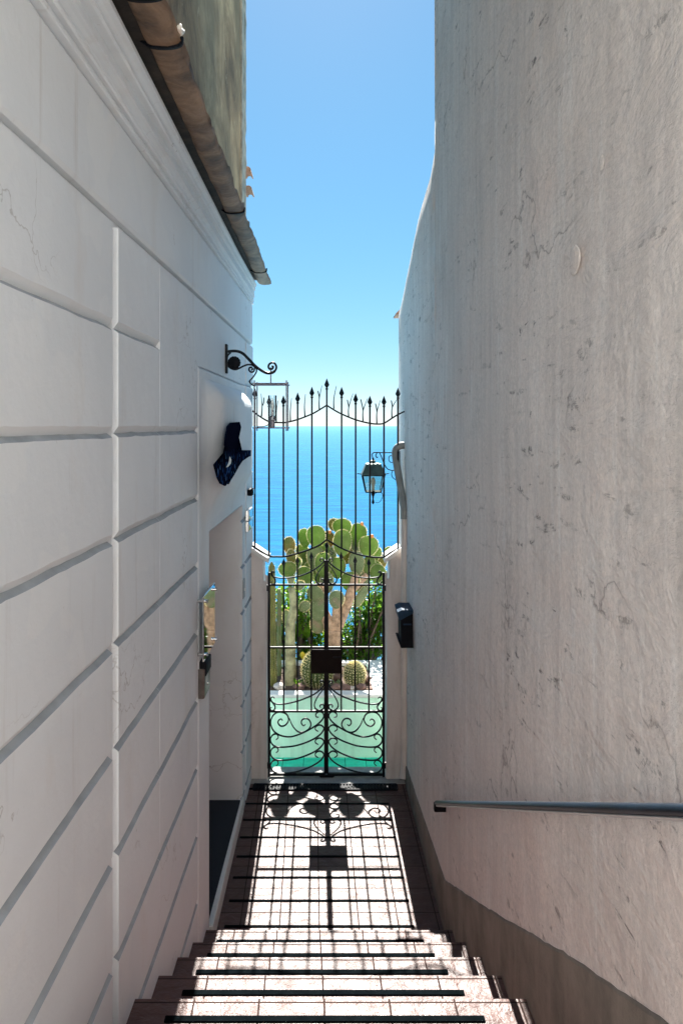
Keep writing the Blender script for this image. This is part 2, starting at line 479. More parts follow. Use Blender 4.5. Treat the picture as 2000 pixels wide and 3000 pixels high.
def glass_mat(name, tint, alpha):
    m = Mat(name, 0.05)
    m.b.inputs['Base Color'].default_value = (*tint, 1)
    tr = m.N.new('ShaderNodeBsdfTransparent'); tr.inputs['Color'].default_value = (*tint, 1)
    gl = m.N.new('ShaderNodeBsdfGlossy'); gl.inputs['Roughness'].default_value = 0.05
    fr = m.N.new('ShaderNodeFresnel'); fr.inputs['IOR'].default_value = 1.45
    mx = m.N.new('ShaderNodeMixShader')
    m.L.new(m.math('ADD', fr.outputs[0], alpha), mx.inputs[0]); m.L.new(tr.outputs[0], mx.inputs[1]); m.L.new(gl.outputs[0], mx.inputs[2])
    m.L.new(mx.outputs[0], m.N['Material Output'].inputs['Surface'])
    return m.m
M['glass'] = glass_mat('clear_glass', (0.93, 0.97, 0.98), 0.04)
M['pane'] = glass_mat('lamp_pane', (0.86, 0.90, 0.84), 0.08)
M['bulb'] = simple('bulb_white', (0.75, 0.75, 0.70), 0.3, bump=0)

# ------------------------------------------------------------------ the setting
def sheet(name, pts, mat):
    bm = BM(); add_mesh(bm, pts, [(0, 1, 2, 3)])
    o = obj(name, bm, mat); o['kind'] = 'structure'; return o

sheet('sea', [(-30000, 60, -40), (30000, 60, -40), (30000, 60000, -40), (-30000, 60000, -40)], M['sea'])
bm = BM()
pr = [(8.02, 0.05), (8.5, -0.15), (9.6, -0.5), (12, -4), (20, -14), (45, -38), (70, -42)]
add_mesh(bm, [(x, y, z) for y, z in pr for x in (-60, 60)], [(2 * i, 2 * i + 1, 2 * i + 3, 2 * i + 2) for i in range(len(pr) - 1)])
obj('hillside', bm, M['hill'])['kind'] = 'structure'

# landing, stairs and the upper landing; anti-slip strips are let into the tiles
bm = BM(); box(bm, -1.15, 0.95, 3.95, 5.98, -0.3, 0.0)
landing = obj('landing_floor', bm, M['landing']); landing['kind'] = 'structure'
NOSE, RUN, RISE = 4.0, 0.3425, 0.178
bm = BM()
for k in range(1, 9):
    y1 = NOSE - RUN * (k - 1); z = RISE * k
    y0 = y1 - RUN if k < 8 else -0.4
    box(bm, -1.15, 0.95, y0 - 0.02 if k < 8 else y0, y1 - 0.012, z - RISE - 0.2, z - 0.016)
    box(bm, -1.15, 0.95, y0 + 0.003 if k < 8 else y0, y1, z - 0.016, z, 0.004)
stairs = obj('stairs', bm, M['stair']); stairs['kind'] = 'structure'
def strip(Y, z, parent, hw=0.0110):
    b = BM(); c = -0.03 - 0.018 * (Y - 4.28)
    x0, x1 = c - 0.566, c + 0.566
    box(b, x0, x1, Y - hw, Y + hw, z - 0.004, z + 0.0045, 0.003)
    obj('grip_strip', b, M['strip'], parent)
for k in range(8): strip(4.278 + 0.2315 * k, 0.0, landing)
for k in range(1, 9): strip(NOSE - RUN * (k - 1) - 0.095, RISE * k, stairs, 0.0150)

bm = BM(); box(bm, -7, 7, -5.5, -0.4, 1.0, 1.42)
obj('bounce_floor', bm, M['deck'])['kind'] = 'structure'  # added pale floor, unseen behind the viewer, bounces sunlight forward
bm = BM(); box(bm, -1.15, 0.95, 5.98, 6.28, -0.4, 0.004, 0.006)
obj('threshold', bm, M['concrete'])['kind'] = 'structure'
bm = BM(); box(bm, -3, 3, 6.28, 7.0, -0.45, -0.25)
obj('terrace_floor', bm, M['teal'])['kind'] = 'structure'

# ------------------------------------------------------------------ left house
house = thing('house', 'off white stucco house with block joints along the left side of the steps', 'house', (-0.75, 3.0, 0))
GROOVES = [2.95 + 0.355 * k for k in range(-9, 3)]
GH, GD = 0.038, 0.022
def wallbox(bm, y0, y1, z0, z1, out0, out1, bev=0.0):
    """box on the left wall: from out0 to out1 in front of the wall face, bevelled at the front"""
    def p(y, z, o): return (wall_x(y, o), y, z)
    if bev <= 0:
        v = [p(y0, z0, out0), p(y1, z0, out0), p(y1, z1, out0), p(y0, z1, out0), p(y0, z0, out1), p(y1, z0, out1), p(y1, z1, out1), p(y0, z1, out1)]
        add_mesh(bm, v, [(3, 2, 1, 0), (4, 5, 6, 7), (0, 1, 5, 4), (1, 2, 6, 5), (2, 3, 7, 6), (3, 0, 4, 7)])
        return
    prof = [(0, out0), (0, out1 - bev), (bev * 0.3, out1 - bev * 0.3), (bev, out1)]
    rings = []
    for ins, o in prof:
        rings.append([bm.verts.new(p(y, z, o)) for y, z in ((y0 + ins, z0 + ins), (y1 - ins, z0 + ins), (y1 - ins, z1 - ins), (y0 + ins, z1 - ins))])
    for a, b in zip(rings, rings[1:]):
        for k in range(4):
            bm.faces.new((a[k], a[(k + 1) % 4], b[(k + 1) % 4], b[k]))
    bm.faces.new(rings[-1]); bm.faces.new(rings[0][::-1])

def courses(bm, y0, y1, zlo, zhi, out, ends=(True, True)):
    """one column of the rusticated face: flat courses with shallow V joints, the lower half of each joint coloured grey"""
    D = 0.018
    prof = [(zlo, out, 0, 0)]
    for k, g in enumerate(GROOVES):
        if zlo + 0.02 < g < zhi - GH - 0.02:
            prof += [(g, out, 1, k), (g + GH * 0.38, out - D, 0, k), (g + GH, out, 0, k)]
    prof.append((zhi, out, 0, 0))
    ny = max(2, int((y1 - y0) / 0.05))
    rows = []
    for i in range(ny + 1):
        y = y0 + (y1 - y0) * i / ny
        row = []
        for z, o, mi, k in prof:
            w = 0.0
            if zlo < z < zhi: w = 0.004 * noise.noise(Vector((y * 5.5, z * 3, k))) + 0.0025 * noise.noise(Vector((y * 19, z * 7, k)))
            row.append(bm.verts.new((wall_x(y, o + 0.0012 * noise.noise(Vector((y * 2.2, z * 2.2, 5)))), y, z + w)))
        rows.append(row)
    for a, b in zip(rows, rows[1:]):
        for k in range(len(prof) - 1):
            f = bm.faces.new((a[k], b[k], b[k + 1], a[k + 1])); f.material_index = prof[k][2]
    c = 0.010
    for row, y, sgn in ((rows[0], y0, -1), (rows[-1], y1, 1)):
        cc_ = 0.0 if abs(y - 2.985) < 1e-4 else c * 0.6
        bk = [bm.verts.new((wall_x(y, -GD), y + sgn * cc_, v.co.z)) for v in row]
        for k in range(len(row) - 1):
            bm.faces.new((row[k], row[k + 1], bk[k + 1], bk[k]))

bm = BM()
# backing behind the joints (door opening left free: Y 4.10..5.50, z < 2.38)
wallbox(bm, -0.4, 4.10, -0.5, 4.15, -0.55, -GD)
wallbox(bm, 4.10, 5.50, 2.40, 4.15, -0.55, -GD)
wallbox(bm, 5.50, 6.14, -0.5, 4.15, -0.55, -GD)
wallbox(bm, 4.10, 5.50, -0.5, 2.40, -0.55, -0.36)
FR = GROOVES[-1] + GH
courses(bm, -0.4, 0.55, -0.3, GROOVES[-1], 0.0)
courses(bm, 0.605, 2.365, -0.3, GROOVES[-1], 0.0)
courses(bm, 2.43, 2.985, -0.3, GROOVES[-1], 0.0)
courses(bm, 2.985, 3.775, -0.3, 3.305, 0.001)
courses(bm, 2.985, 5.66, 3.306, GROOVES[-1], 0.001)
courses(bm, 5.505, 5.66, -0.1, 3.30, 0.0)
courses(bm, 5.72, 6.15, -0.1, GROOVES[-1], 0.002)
wallbox(bm, -0.4, 6.15, GROOVES[-1] + 0.024, 4.03, -GD - 0.02, 0.0, 0.020)      # frieze under the cornice
wallbox(bm, 3.785, 4.10, -0.2, 3.305, -0.4, 0.004, 0.014)      # smooth door jamb
wallbox(bm, 4.102, 5.50, 2.38, 3.305, -0.36, 0.003, 0.014)     # smooth lintel field
obj('wall', bm, [M['left'], simple('grey_joint', (0.36, 0.385, 0.41), 0.8, var=0.15, scale=12)], house)  # second slot: grey on the lower facet of each joint

bm = BM()
box(bm, -5.5, 5.5, -5.6, -5.0, 1.4, 7.5, 0.02)
box(bm, -5.6, 5.6, -5.7, -4.85, 7.5, 7.8, 0.03)
obj('bounce_wall', bm, M['white'], house)  # added unseen sunlit wall behind the viewer, throws fill into the alley

# sloping soffit of the doorway
bm = BM()
v = [(wall_x(4.101), 4.101, 2.379), (wall_x(5.499), 5.499, 2.379), (wall_x(5.499, -0.355), 5.499, 2.18), (wall_x(4.101, -0.355), 4.101, 2.18),
     (wall_x(5.499, -0.355), 5.499, 2.379), (wall_x(4.101, -0.355), 4.101, 2.379)]
add_mesh(bm, v, [(0, 1, 2, 3), (0, 5, 4, 1), (2, 4, 5, 3), (0, 3, 5), (1, 4, 2)])
obj('soffit', bm, M['left'], house)

# door leaf at the back of the recess
bm = BM()
def ybox(bm, x0, x1, y0, y1, z0, z1, bev=0.0, mi=0): box(bm, x0, x1, y0, y1, z0, z1, bev, mi)
xb = wall_x(4.8, -0.36)
ybox(bm, xb - 0.02, xb + 0.03, 4.3, 5.3, 0.10, 2.12, 0.004)
for z0, z1 in ((0.25, 1.0), (1.1, 2.0)):
    for y0, y1 in ((4.4, 4.77), (4.83, 5.2)):
        ybox(bm, xb + 0.031, xb + 0.042, y0, y1, z0, z1, 0.008)
door = obj('door', bm, M['wood'], house)
bm = BM(); tube(bm, [(xb + 0.03, 4.4, 1.08), (xb + 0.09, 4.4, 1.08), (xb + 0.09, 4.52, 1.08)], 0.011)
obj('handle', bm, M['steel'], door, smooth=40)

# white kerb in front of the doorway
bm = BM()
v = []
for y, xo in ((4.12, 0.02), (5.56, 0.004)):
    for z in (-0.05, 0.115):
        for x in (wall_x(y, -0.37), wall_x(y, xo)): v.append((x, y, z))
add_mesh(bm, v, [(0, 1, 3, 2), (4, 6, 7, 5), (1, 5, 7, 3), (0, 2, 6, 4), (2, 3, 7, 6), (0, 4, 5, 1)])
bmesh.ops.bevel(bm, geom=bm.edges[:], offset=0.006, segments=2, affect='EDGES')
obj('door_kerb', bm, M['white'], house, smooth=30)

# swelling plaster hood over the door
bm = BM()
NY, NZ = 40, 36
Y0, Y1, Z0, Z1 = 3.86, 5.46, 2.44, 3.25
def hood(u, w):
    e = min(1, u / 0.16) * min(1, (1 - u) / 0.035); e = e * e * (3 - 2 * e)
    if w > 0.84: f = 1 - ((w - 0.84) / 0.16) ** 2
    elif w > 0.25: f = 1.0
    else: f = (w / 0.25) ** 1.4
    lip = 0.022 * math.exp(-((w - 0.70) / 0.035) ** 2)
    arch = 0.02 * max(0, 1 - abs(math.hypot((u - 0.55) / 0.34, (w - 0.18) / 0.52) - 1) / 0.12)
    return e * (0.085 * f) + 0.004
g = [[bm.verts.new((wall_x(Y0 + (Y1 - Y0) * i / NY, hood(i / NY, j / NZ)), Y0 + (Y1 - Y0) * i / NY, Z0 + (Z1 - Z0) * j / NZ)) for j in range(NZ + 1)] for i in range(NY + 1)]
for i in range(NY):
    for j in range(NZ):
        bm.faces.new((g[i][j], g[i + 1][j], g[i + 1][j + 1], g[i][j + 1]))
obj('door_hood', bm, M['left'], house, smooth=60)

# cornice: a moulding swept along the house
def sweep(bm, prof, ys, xfun):
    rings = [[bm.verts.new((xfun(y, o), y, z)) for o, z in prof] for y in ys]
    n = len(prof)
    for a, b in zip(rings, rings[1:]):
        for k in range(n):
            bm.faces.new((a[k], a[(k + 1) % n], b[(k + 1) % n], b[k]))
    bm.faces.new(rings[0]); bm.faces.new(rings[-1][::-1])
bm = BM()
prof = [(-0.3, 4.030), (0.016, 4.030), (0.020, 4.034), (0.020, 4.046), (0.006, 4.048), (0.006, 4.055), (0.030, 4.057), (0.036, 4.062), (0.036, 4.070), (0.020, 4.073),
        (0.022, 4.080), (0.030, 4.088), (0.044, 4.094), (0.060, 4.097), (0.060, 4.106), (0.044, 4.108), (0.044, 4.150), (0.072, 4.152), (0.080, 4.158), (0.080, 4.165), (0.068, 4.168),
        (0.072, 4.176), (0.090, 4.186), (0.110, 4.190), (0.110, 4.206), (-0.3, 4.210)]
# the moulding dies back towards the far end
def cx(y, o):
    k = 1.25 - 0.175 * max(0, y)
    return wall_x(y, o * max(0.28, k) if o > 0 else o)
sweep(bm, prof, [-0.4, 0, 1, 2, 3, 4, 5, 6.17], cx)
obj('cornice', bm, M['left'], house)

# rusty half-round gutter with straps
bm = BM()
GX, GZ, GR = -0.521, 4.222, 0.051
ys = [-0.4 + 0.04 * i for i in range(165)] + [6.19, 6.25]
rings = []
for i, y in enumerate(ys):
    r = GR
    dz = 0.008 * noise.noise(Vector((y * 0.9, 3.1, 0))) + 0.01
    w = []
    for s in range(13):
        a = math.pi + math.pi * s / 12
        jit = 0.009 * noise.noise(Vector((y * 3.0, s * 0.5, 5))) + 0.004 * noise.noise(Vector((y * 9, s * 0.9, 2)))
        x = GX + (r + jit) * math.cos(a); z = GZ + dz + (r + jit) * 0.26 * math.sin(a)
        if y > 6.2: y2 = y + 0.05 * s / 12 - 0.03
        else: y2 = y
        w.append((x, y2, z))
    lip = (w[-1][0] + 0.006 + 0.012 * noise.noise(Vector((y * 6, 5, 9))), w[-1][1], w[-1][2] + 0.012 + 0.024 * noise.noise(Vector((y * 5, 1, 2))) + 0.020 * noise.noise(Vector((y * 15, 6, 2))))
    outer = w + [lip]
    inner = [(GX + (x - GX) * 0.93, yy, z + 0.004) for x, yy, z in reversed(w)]
    rings.append([bm.verts.new(p) for p in outer + inner])
n = len(rings[0])
for a, b in zip(rings, rings[1:]):
    for k in range(n):
        bm.faces.new((a[k], a[(k + 1) % n], b[(k + 1) % n], b[k]))
gutter = obj('gutter', bm, M['rust'], house, smooth=40)
for y in (1.35, 2.07, 2.33, 4.15, 5.75):
    b = BM()
    pts = [(GX - 0.075, y, GZ + 0.02)] + [(GX + (GR + 0.006) * math.cos(math.pi + math.pi * s / 10), y, GZ + 0.01 + (GR + 0.004) * 0.26 * math.sin(math.pi + math.pi * s / 10)) for s in range(11)] + [(GX + GR + 0.008, y, GZ + 0.03)]
    tube(b, pts, 0.006, 6, flat=1.6)
    obj('strap', b, M['black'], gutter)
b = BM()
for k in range(1):
    c = Vector((GX + GR + 0.012 + random.uniform(-0.006, 0.008), 2.33 + random.uniform(-0.05, 0.04), GZ + 0.028 + random.uniform(-0.02, 0.02)))
    bmesh.ops.create_icosphere(b, subdivisions=3, radius=1, matrix=Matrix.Translation(c) @ Matrix.Diagonal((0.008, 0.030, 0.011, 1)))
for v in b.verts: v.co += Vector((0.006, 0.012, 0.008)) * noise.noise(v.co * 60)
obj('mortar_dab', b, M['white'], gutter, smooth=60)

bm = BM(); box(bm, -0.74, -0.485, -0.4, 6.16, 4.238, 4.256)  # dark strip stands in for the shadow between cornice and gutter
obj('eaves_shadow_strip', bm, simple('eaves_shade', (0.035, 0.024, 0.017), 0.9, var=0.5, scale=14, bump=0.5), house)

# weathered upper storey and its chipped corner band
bm = BM()
NYu, NZu = 60, 50
UX = -0.70
def ux(y, z): return UX + 0.006 * noise.noise(Vector((y * 1.6, z * 0.8, 9))) + 0.003 * noise.noise(Vector((y * 6, z * 3, 4)))
g = [[bm.verts.new((ux(-0.4 + 6.58 * i / NYu, 4.10 + 2.75 * j / NZu), -0.4 + 6.58 * i / NYu, 4.10 + 2.75 * j / NZu)) for j in range(NZu + 1)] for i in range(NYu + 1)]
for i in range(NYu):
    for j in range(NZu):
        bm.faces.new((g[i][j], g[i + 1][j], g[i + 1][j + 1], g[i][j + 1]))
box(bm, -1.6, UX - 0.03, -0.4, 6.2, 4.206, 6.85)
obj('upper_wall', bm, M['weather'], house, smooth=60)
bm = BM()
rings = []
for j in range(70):
    z = 4.21 + 2.64 * j / 69
    c = 0.012 * noise.noise(Vector((z * 5, 2, 7))); d = 0.009 * noise.noise(Vector((z * 9, 8, 1)))
    rings.append([bm.verts.new(p) for p in ((UX - 0.05, 5.98 + c, z), (UX + 0.014 + d * 0.5, 5.985 + c, z), (UX + 0.018 + d, 6.10, z), (UX + 0.010 + d, 6.14, z), (UX + 0.020 + d, 6.18, z), (UX + 0.018 + d, 6.26 + d, z), (UX - 0.05, 6.27, z))])
for a, b in zip(rings, rings[1:]):
    for k in range(7): bm.faces.new((a[k], a[(k + 1) % 7], b[(k + 1) % 7], b[k]))
obj('corner_band', bm, simple('band_plaster', (0.40, 0.345, 0.26), 0.85, var=0.45, scale=9, bump=0.8), house, smooth=40)
for (px, py, l, ang) in ((727, 492, 0.06, 60), (730, 548, 0.05, -20)):
    b = BM(); c = at(px, py, 6.30)
    pts = []
    for s in range(9):
        a = math.pi * s / 8
        pts.append(c + Vector((0.035 * math.cos(a) - 0.01, 0, 0.035 * math.sin(a) - 0.02)))
    inn = [c + Vector((0.024 * math.cos(math.pi * s / 8) - 0.01, 0, 0.024 * math.sin(math.pi * s / 8) - 0.02)) for s in range(8, -1, -1)]
    prism(b, pts + inn, (0, 0.22, 0.0))
    obj('roof_tile', b, M['terracotta'], house)

# ------------------------------------------------------------------ right wall
rw = thing('plastered_wall', 'tall rough grey pink plastered wall with scuffs on the right of the steps', 'wall', (0.9, 3.0, 0))
dz = [(-0.4, 1.68), (1.55, 1.68), (1.61, 1.66), (2.224, 1.355), (3.18, 0.845), (4.24, 0.305), (5.2, 0.22), (6.15, 0.15), (6.3, 0.145)]
def dadoz(y):
    for (a, za), (b, zb) in zip(dz, dz[1:]):
        if a <= y <= b: return za + (zb - za) * (y - a) / (b - a)
    return dz[-1][1]
TOP = [(4.60, 6.1), (4.605, 4.78), (4.70, 4.72), (4.80, 4.66), (5.0, 4.615), (5.23, 4.56), (5.42, 4.49), (5.61, 4.40), (5.8, 4.31), (6.0, 4.215), (6.23, 4.115), (6.36, 4.06), (6.55, 4.03)]
ycols = [-0.4 + 0.12 * i for i in range(60)]
ycols = [y for y in ycols if y < 4.55] + [4.58] + [t[0] for t in TOP]
def topz(y):
    if y < 4.6: return 6.1
    for (a, za), (b, zb) in zip(TOP, TOP[1:]):
        if a <= y <= b: return za + (zb - za) * (y - a) / (b - a)
    return TOP[-1][1]
bm = BM()
NZr = 90
g = []
for y in ycols:
    zt = topz(y); col = []
    for j in range(NZr + 1):
        w = j / NZr
        z = -0.5 + (zt + 0.5) * w
        d = 0.010 * noise.noise(Vector((y * 0.5, z * 1.5, 3))) + 0.003 * noise.noise(Vector((y * 1.2, z * 4.5, 8)))
        edge = 0.006 * max(0, 1 - (6.55 - y) / 0.12) ** 2 + 0.006 * max(0, 1 - (zt - z) / 0.06) ** 2 * (y > 4.58)
        if y > 6.2: d *= 0.4
        d *= min(1, max(0, (z - dadoz(y)) / 0.5))
        col.append(bm.verts.new((right_x(y) - d + edge, y, z)))
    g.append(col)
for i in range(len(g) - 1):
    for j in range(NZr):
        bm.faces.new((g[i][j], g[i + 1][j], g[i + 1][j + 1], g[i][j + 1]))
# the end face and top, going back into the building
back = [[bm.verts.new((1.35, c[j].co.y, c[j].co.z)) for j in (0, NZr)] for c in g]
for i in range(len(g) - 1):
    bm.faces.new((g[i][NZr], g[i + 1][NZr], back[i + 1][1], back[i][1]))
bm.faces.new([v for v in g[-1]] + [back[-1][1], back[-1][0]])
bm.faces.new([v for v in g[0]] + [back[0][1], back[0][0]])
for i in range(len(g) - 1):
    bm.faces.new((back[i][0], back[i + 1][0], back[i + 1][1], back[i][1]))
obj('wall_face', bm, M['right'], rw, smooth=50)

# cement dado following floor and stairs
bm = BM()
cols = []
y = -0.4
while y <= 6.29:
    cols.append(y); y += 0.045
front, frontt, backt = [], [], []
for y in cols:
    zt = dadoz(y) + 0.006 * noise.noise(Vector((y * 4, 1, 1))) + 0.006 * noise.noise(Vector((y * 17, 4, 1)))
    x = right_x(y) - 0.006 - 0.003 * min(1, max(0, (y - 2) / 4))
    front.append([bm.verts.new((x, y, zt - 2.0)), bm.verts.new((x, y, zt - 0.012)), bm.verts.new((x + 0.004, y, zt - 0.003)), bm.verts.new((x + 0.05, y, zt + 0.004)), bm.verts.new((x + 0.35, y, zt + 0.010)), bm.verts.new((x + 0.35, y, zt - 2.0))])
for a, b in zip(front, front[1:]):
    for k in range(6): bm.faces.new((a[k], b[k], b[(k + 1) % 6], a[(k + 1) % 6]))
bm.faces.new(front[0]); bm.faces.new(front[-1])
obj('dado', bm, M['dado'], rw)
# little tiled ledge and stub pipe at the far upper corner
b = BM()
prism(b, [at(1159, 918, 6.6), at(1184, 893, 6.6), at(1192, 893, 6.6), at(1192, 921, 6.6), at(1160, 921, 6.6)], (0, 0.25, 0))
obj('ledge', b, M['terracotta'], rw)
b = BM(); tube(b, [at(1181, 924, 6.6), at(1180, 960, 6.6), at(1179, 1015, 6.6)], 0.016, 8)
obj('stub_pipe', b, M['zinc'], rw, smooth=40)
# plaster lumps that stand off the wall
for (px, py, r, sy, sz) in ((1655, 762, 0.03, 1.6, 1.5), (1727, 475, 0.014, 1.4, 1.6)):
    Y = 0.72 * F / (px - PX); c = at(px, py, Y); c.x = right_x(Y) - 0.004
    b = BM(); bmesh.ops.create_icosphere(b, subdivisions=3, radius=r, matrix=Matrix.Translation(c) @ Matrix.Diagonal((0.22, sy, sz, 1)))
    obj('plaster_lump', b, M['right'], rw, smooth=90)

# handrail
hr = thing('handrail', 'dark metal handrail fixed along the right plastered wall above the steps', 'handrail', (0.66, 4.2, 0.75))
bm = BM()
hx = lambda y: right_x(y) - 0.052
A, B = (4.24, 0.758), (-2.0, 0.758 + 0.521 * 6.24)
pts = [(hx(y), y, A[1] + 0.521 * (A[0] - y)) for y in (4.24, 3.5, 2.5, 1.5, 0.5, -0.4)]
tube(bm, pts, 0.0135, 12, up=(1, 0, 0))
obj('rail', bm, M['rail'], hr, smooth=50)
bm = BM()
tube(bm, [(x + 0.001, y, z - 0.0155) for x, y, z in pts], 0.006, 8, up=(1, 0, 0), flat=1.6)
obj('under_bar', bm, M['rail2'], hr, smooth=50)
bm = BM(); box(bm, hx(4.24) - 0.016, right_x(4.24) + 0.004, 4.215, 4.25, 0.715, 0.762, 0.004)
obj('end_block', bm, M['black'], hr)
for y in (3.9, 2.6, 1.3):
    z = A[1] + 0.521 * (A[0] - y)
    b = BM(); tube(b, [(hx(y) + 0.004, y, z - 0.004), (right_x(y) + 0.012, y, z - 0.010)], 0.006, 8)
    obj('bracket', b, M['rail'], hr, smooth=50)

# ------------------------------------------------------------------ gate piers, downpipe, grate
GY = 6.1
def pier(label, poly, cop):
    t = thing('gate_pier', label, 'pier', at((poly[0][0] + poly[1][0]) / 2, 2290, GY), 'plastered piers beside the gate')
    b = BM(); prism(b, [at(x, y, GY - 0.04) for x, y in poly], (0, 0.24, 0))
    bmesh.ops.bevel(b, geom=[e for e in b.edges if abs((e.verts[0].co - e.verts[1].co).z) > 0.5], offset=0.006, segments=2, affect='EDGES')
    obj('post', b, M['pier'], t)
    b = BM(); prism(b, [at(x, y, GY - 0.055) for x, y in cop], (0, 0.27, 0))
    obj('coping', b, M['white'], t)
pier('warm grey plastered pier with sloping white coping left of the gate, against the house', [(735, 2306), (783, 2306), (783, 1649), (735, 1618)], [(733, 1602), (786, 1637), (786, 1650), (733, 1616)])
pier('warm grey plastered pier with sloping white coping right of the gate, beside the downpipe', [(1130, 2306), (1185, 2306), (1185, 1610), (1130, 1649)], [(1127, 1637), (1175, 1604), (1175, 1617), (1127, 1650)])

dp = thing('downpipe', 'cream painted downpipe with grey swan neck in the corner right of the gate', 'downpipe', (0.64, 5.98, 0))
b = BM(); tube(b, [at(1184, 1519, 5.98), at(1184, 1900, 5.98), at(1184, 2200, 5.98), at(1183, 2252, 5.98), at(1178, 2282, 5.95)], 0.0275, 14)
obj('pipe', b, M['pvc'], dp, smooth=50)
b = BM(); tube(b, smooth_path([at(1196, 1306, 6.12), at(1172, 1306, 6.12), at(1158, 1320, 6.12), at(1160, 1352, 6.12), at(1170, 1410, 6.08), at(1178, 1460, 6.02), at(1184, 1492, 5.98)], 5), 0.031, 14)
obj('swan_neck', b, M['zinc'], dp, smooth=50)
b = BM(); tube(b, [at(1184, 1488, 5.98), at(1184, 1520, 5.98)], 0.0325, 14)
obj('collar', b, M['zinc'], dp, smooth=50)
for py in (1946,):
    b = BM(); tube(b, [at(1184, py, 5.98), at(1184, py + 5, 5.98)], 0.031, 14)
    obj('clip', b, M['pvc'], dp, smooth=50)

dg = thing('drain_grate', 'black slotted drain grate across the floor at the foot of the gate', 'drain grate', (0.0, 5.93, 0.0))
b = BM()
for y in (5.875, 5.965): box(b, -0.585, 0.60, y - 0.007, y + 0.007, 0.0, 0.012, 0.002)
for x in (-0.585, 0.60): box(b, x - 0.007, x + 0.007, 5.883, 5.957, 0.0, 0.012, 0.002)
obj('frame', b, M['black'], dg)
b = BM()
for k in range(46):
    x = -0.57 + 1.155 * k / 45
    box(b, x - 0.0065, x + 0.0065, 5.884, 5.956, 0.002, 0.010)
obj('slats', b, M['black'], dg)
b = BM(); box(b, -0.57, 0.585, 5.884, 5.956, 0.0012, 0.0022)
obj('channel', b, M['black'], dg)

# ------------------------------------------------------------------ iron gate (two leaves) and the fixed grille above
def G(x, y, Y=GY): return at(760 + 0.26786 * x, 1840 + 0.26786 * y, Y)
def H(x, y, Y=GY): return at(560 + 0.43367 * x, 960 + 0.43367 * y, Y)
gate = thing('iron_gate', 'black wrought iron double gate with scrollwork and lock case at the foot of the steps', 'gate', (0.017, GY, 0.0))
CXG = 730
def finial(bm, p, s=1.0):
    lathe(bm, [(0.006 * s, -0.012 * s), (0.010 * s, -0.008 * s), (0.010 * s, 0), (0.006 * s, 0.004 * s), (0.019 * s, 0.026 * s), (0.013 * s, 0.042 * s), (0.003 * s, 0.068 * s), (0.0005, 0.075 * s)], p, 4, rot=R(0))
SCROLLS = [
 # top of the leaf
 [(165, -600), (150, -622), (130, -605), (135, -575), (185, -553), (285, -548), (400, -560), (500, -590), (600, -640), (680, -700), (703, -735), (690, -760), (665, -755), (662, -735), (680, -728)],
 [(705, -690), (650, -620), (615, -545), (625, -500), (665, -482), (700, -500), (700, -530), (680, -535), (672, -518)],
 [(160, -608), (140, -600), (150, -565), (172, -530), (172, -495), (150, -478), (130, -495), (140, -512)],
 # around the lower rail
 [(165, 770), (145, 752), (125, 770), (135, 805), (175, 828), (265, 831), (400, 803), (500, 768), (600, 722), (680, 655), (705, 610), (690, 575), (665, 580), (668, 600), (685, 602)],
 [(705, 660), (640, 745), (601, 830), (612, 880), (655, 900), (698, 880), (702, 845), (680, 835), (660, 850), (668, 868)],
 [(128, 760), (122, 790), (150, 825), (172, 860), (160, 895), (130, 900), (118, 878), (135, 868)],
 # panel under the lower rail
 [(252, 1012), (238, 995), (212, 1008), (204, 1040), (236, 1072), (285, 1060), (318, 1005), (298, 945), (240, 920), (175, 932), (131, 990), (125, 1060), (160, 1130), (235, 1176), (340, 1189), (460, 1152), (580, 1090), (660, 1030), (700, 975), (692, 930), (655, 915), (618, 938), (620, 970), (648, 975)],
 [(325, 985), (360, 1065), (410, 1125), (470, 1141), (530, 1112), (562, 1060), (545, 1008), (508, 988), (468, 1002), (458, 1040), (482, 1068), (502, 1052)],
]
for dy in (0, 143, 286):
    SCROLLS.append([(182, 1222 + dy), (206, 1195 + dy), (190, 1162 + dy), (150, 1166 + dy), (121, 1210 + dy), (133, 1262 + dy), (185, 1298 + dy), (290, 1301 + dy), (420, 1281 + dy), (560, 1230 + dy), (655, 1172 + dy), (701, 1112 + dy), (692, 1076 + dy), (655, 1060 + dy), (616, 1078 + dy), (612, 1110 + dy), (642, 1131 + dy)])
BARS = [(265, -704), (415, -729), (567, -774)]
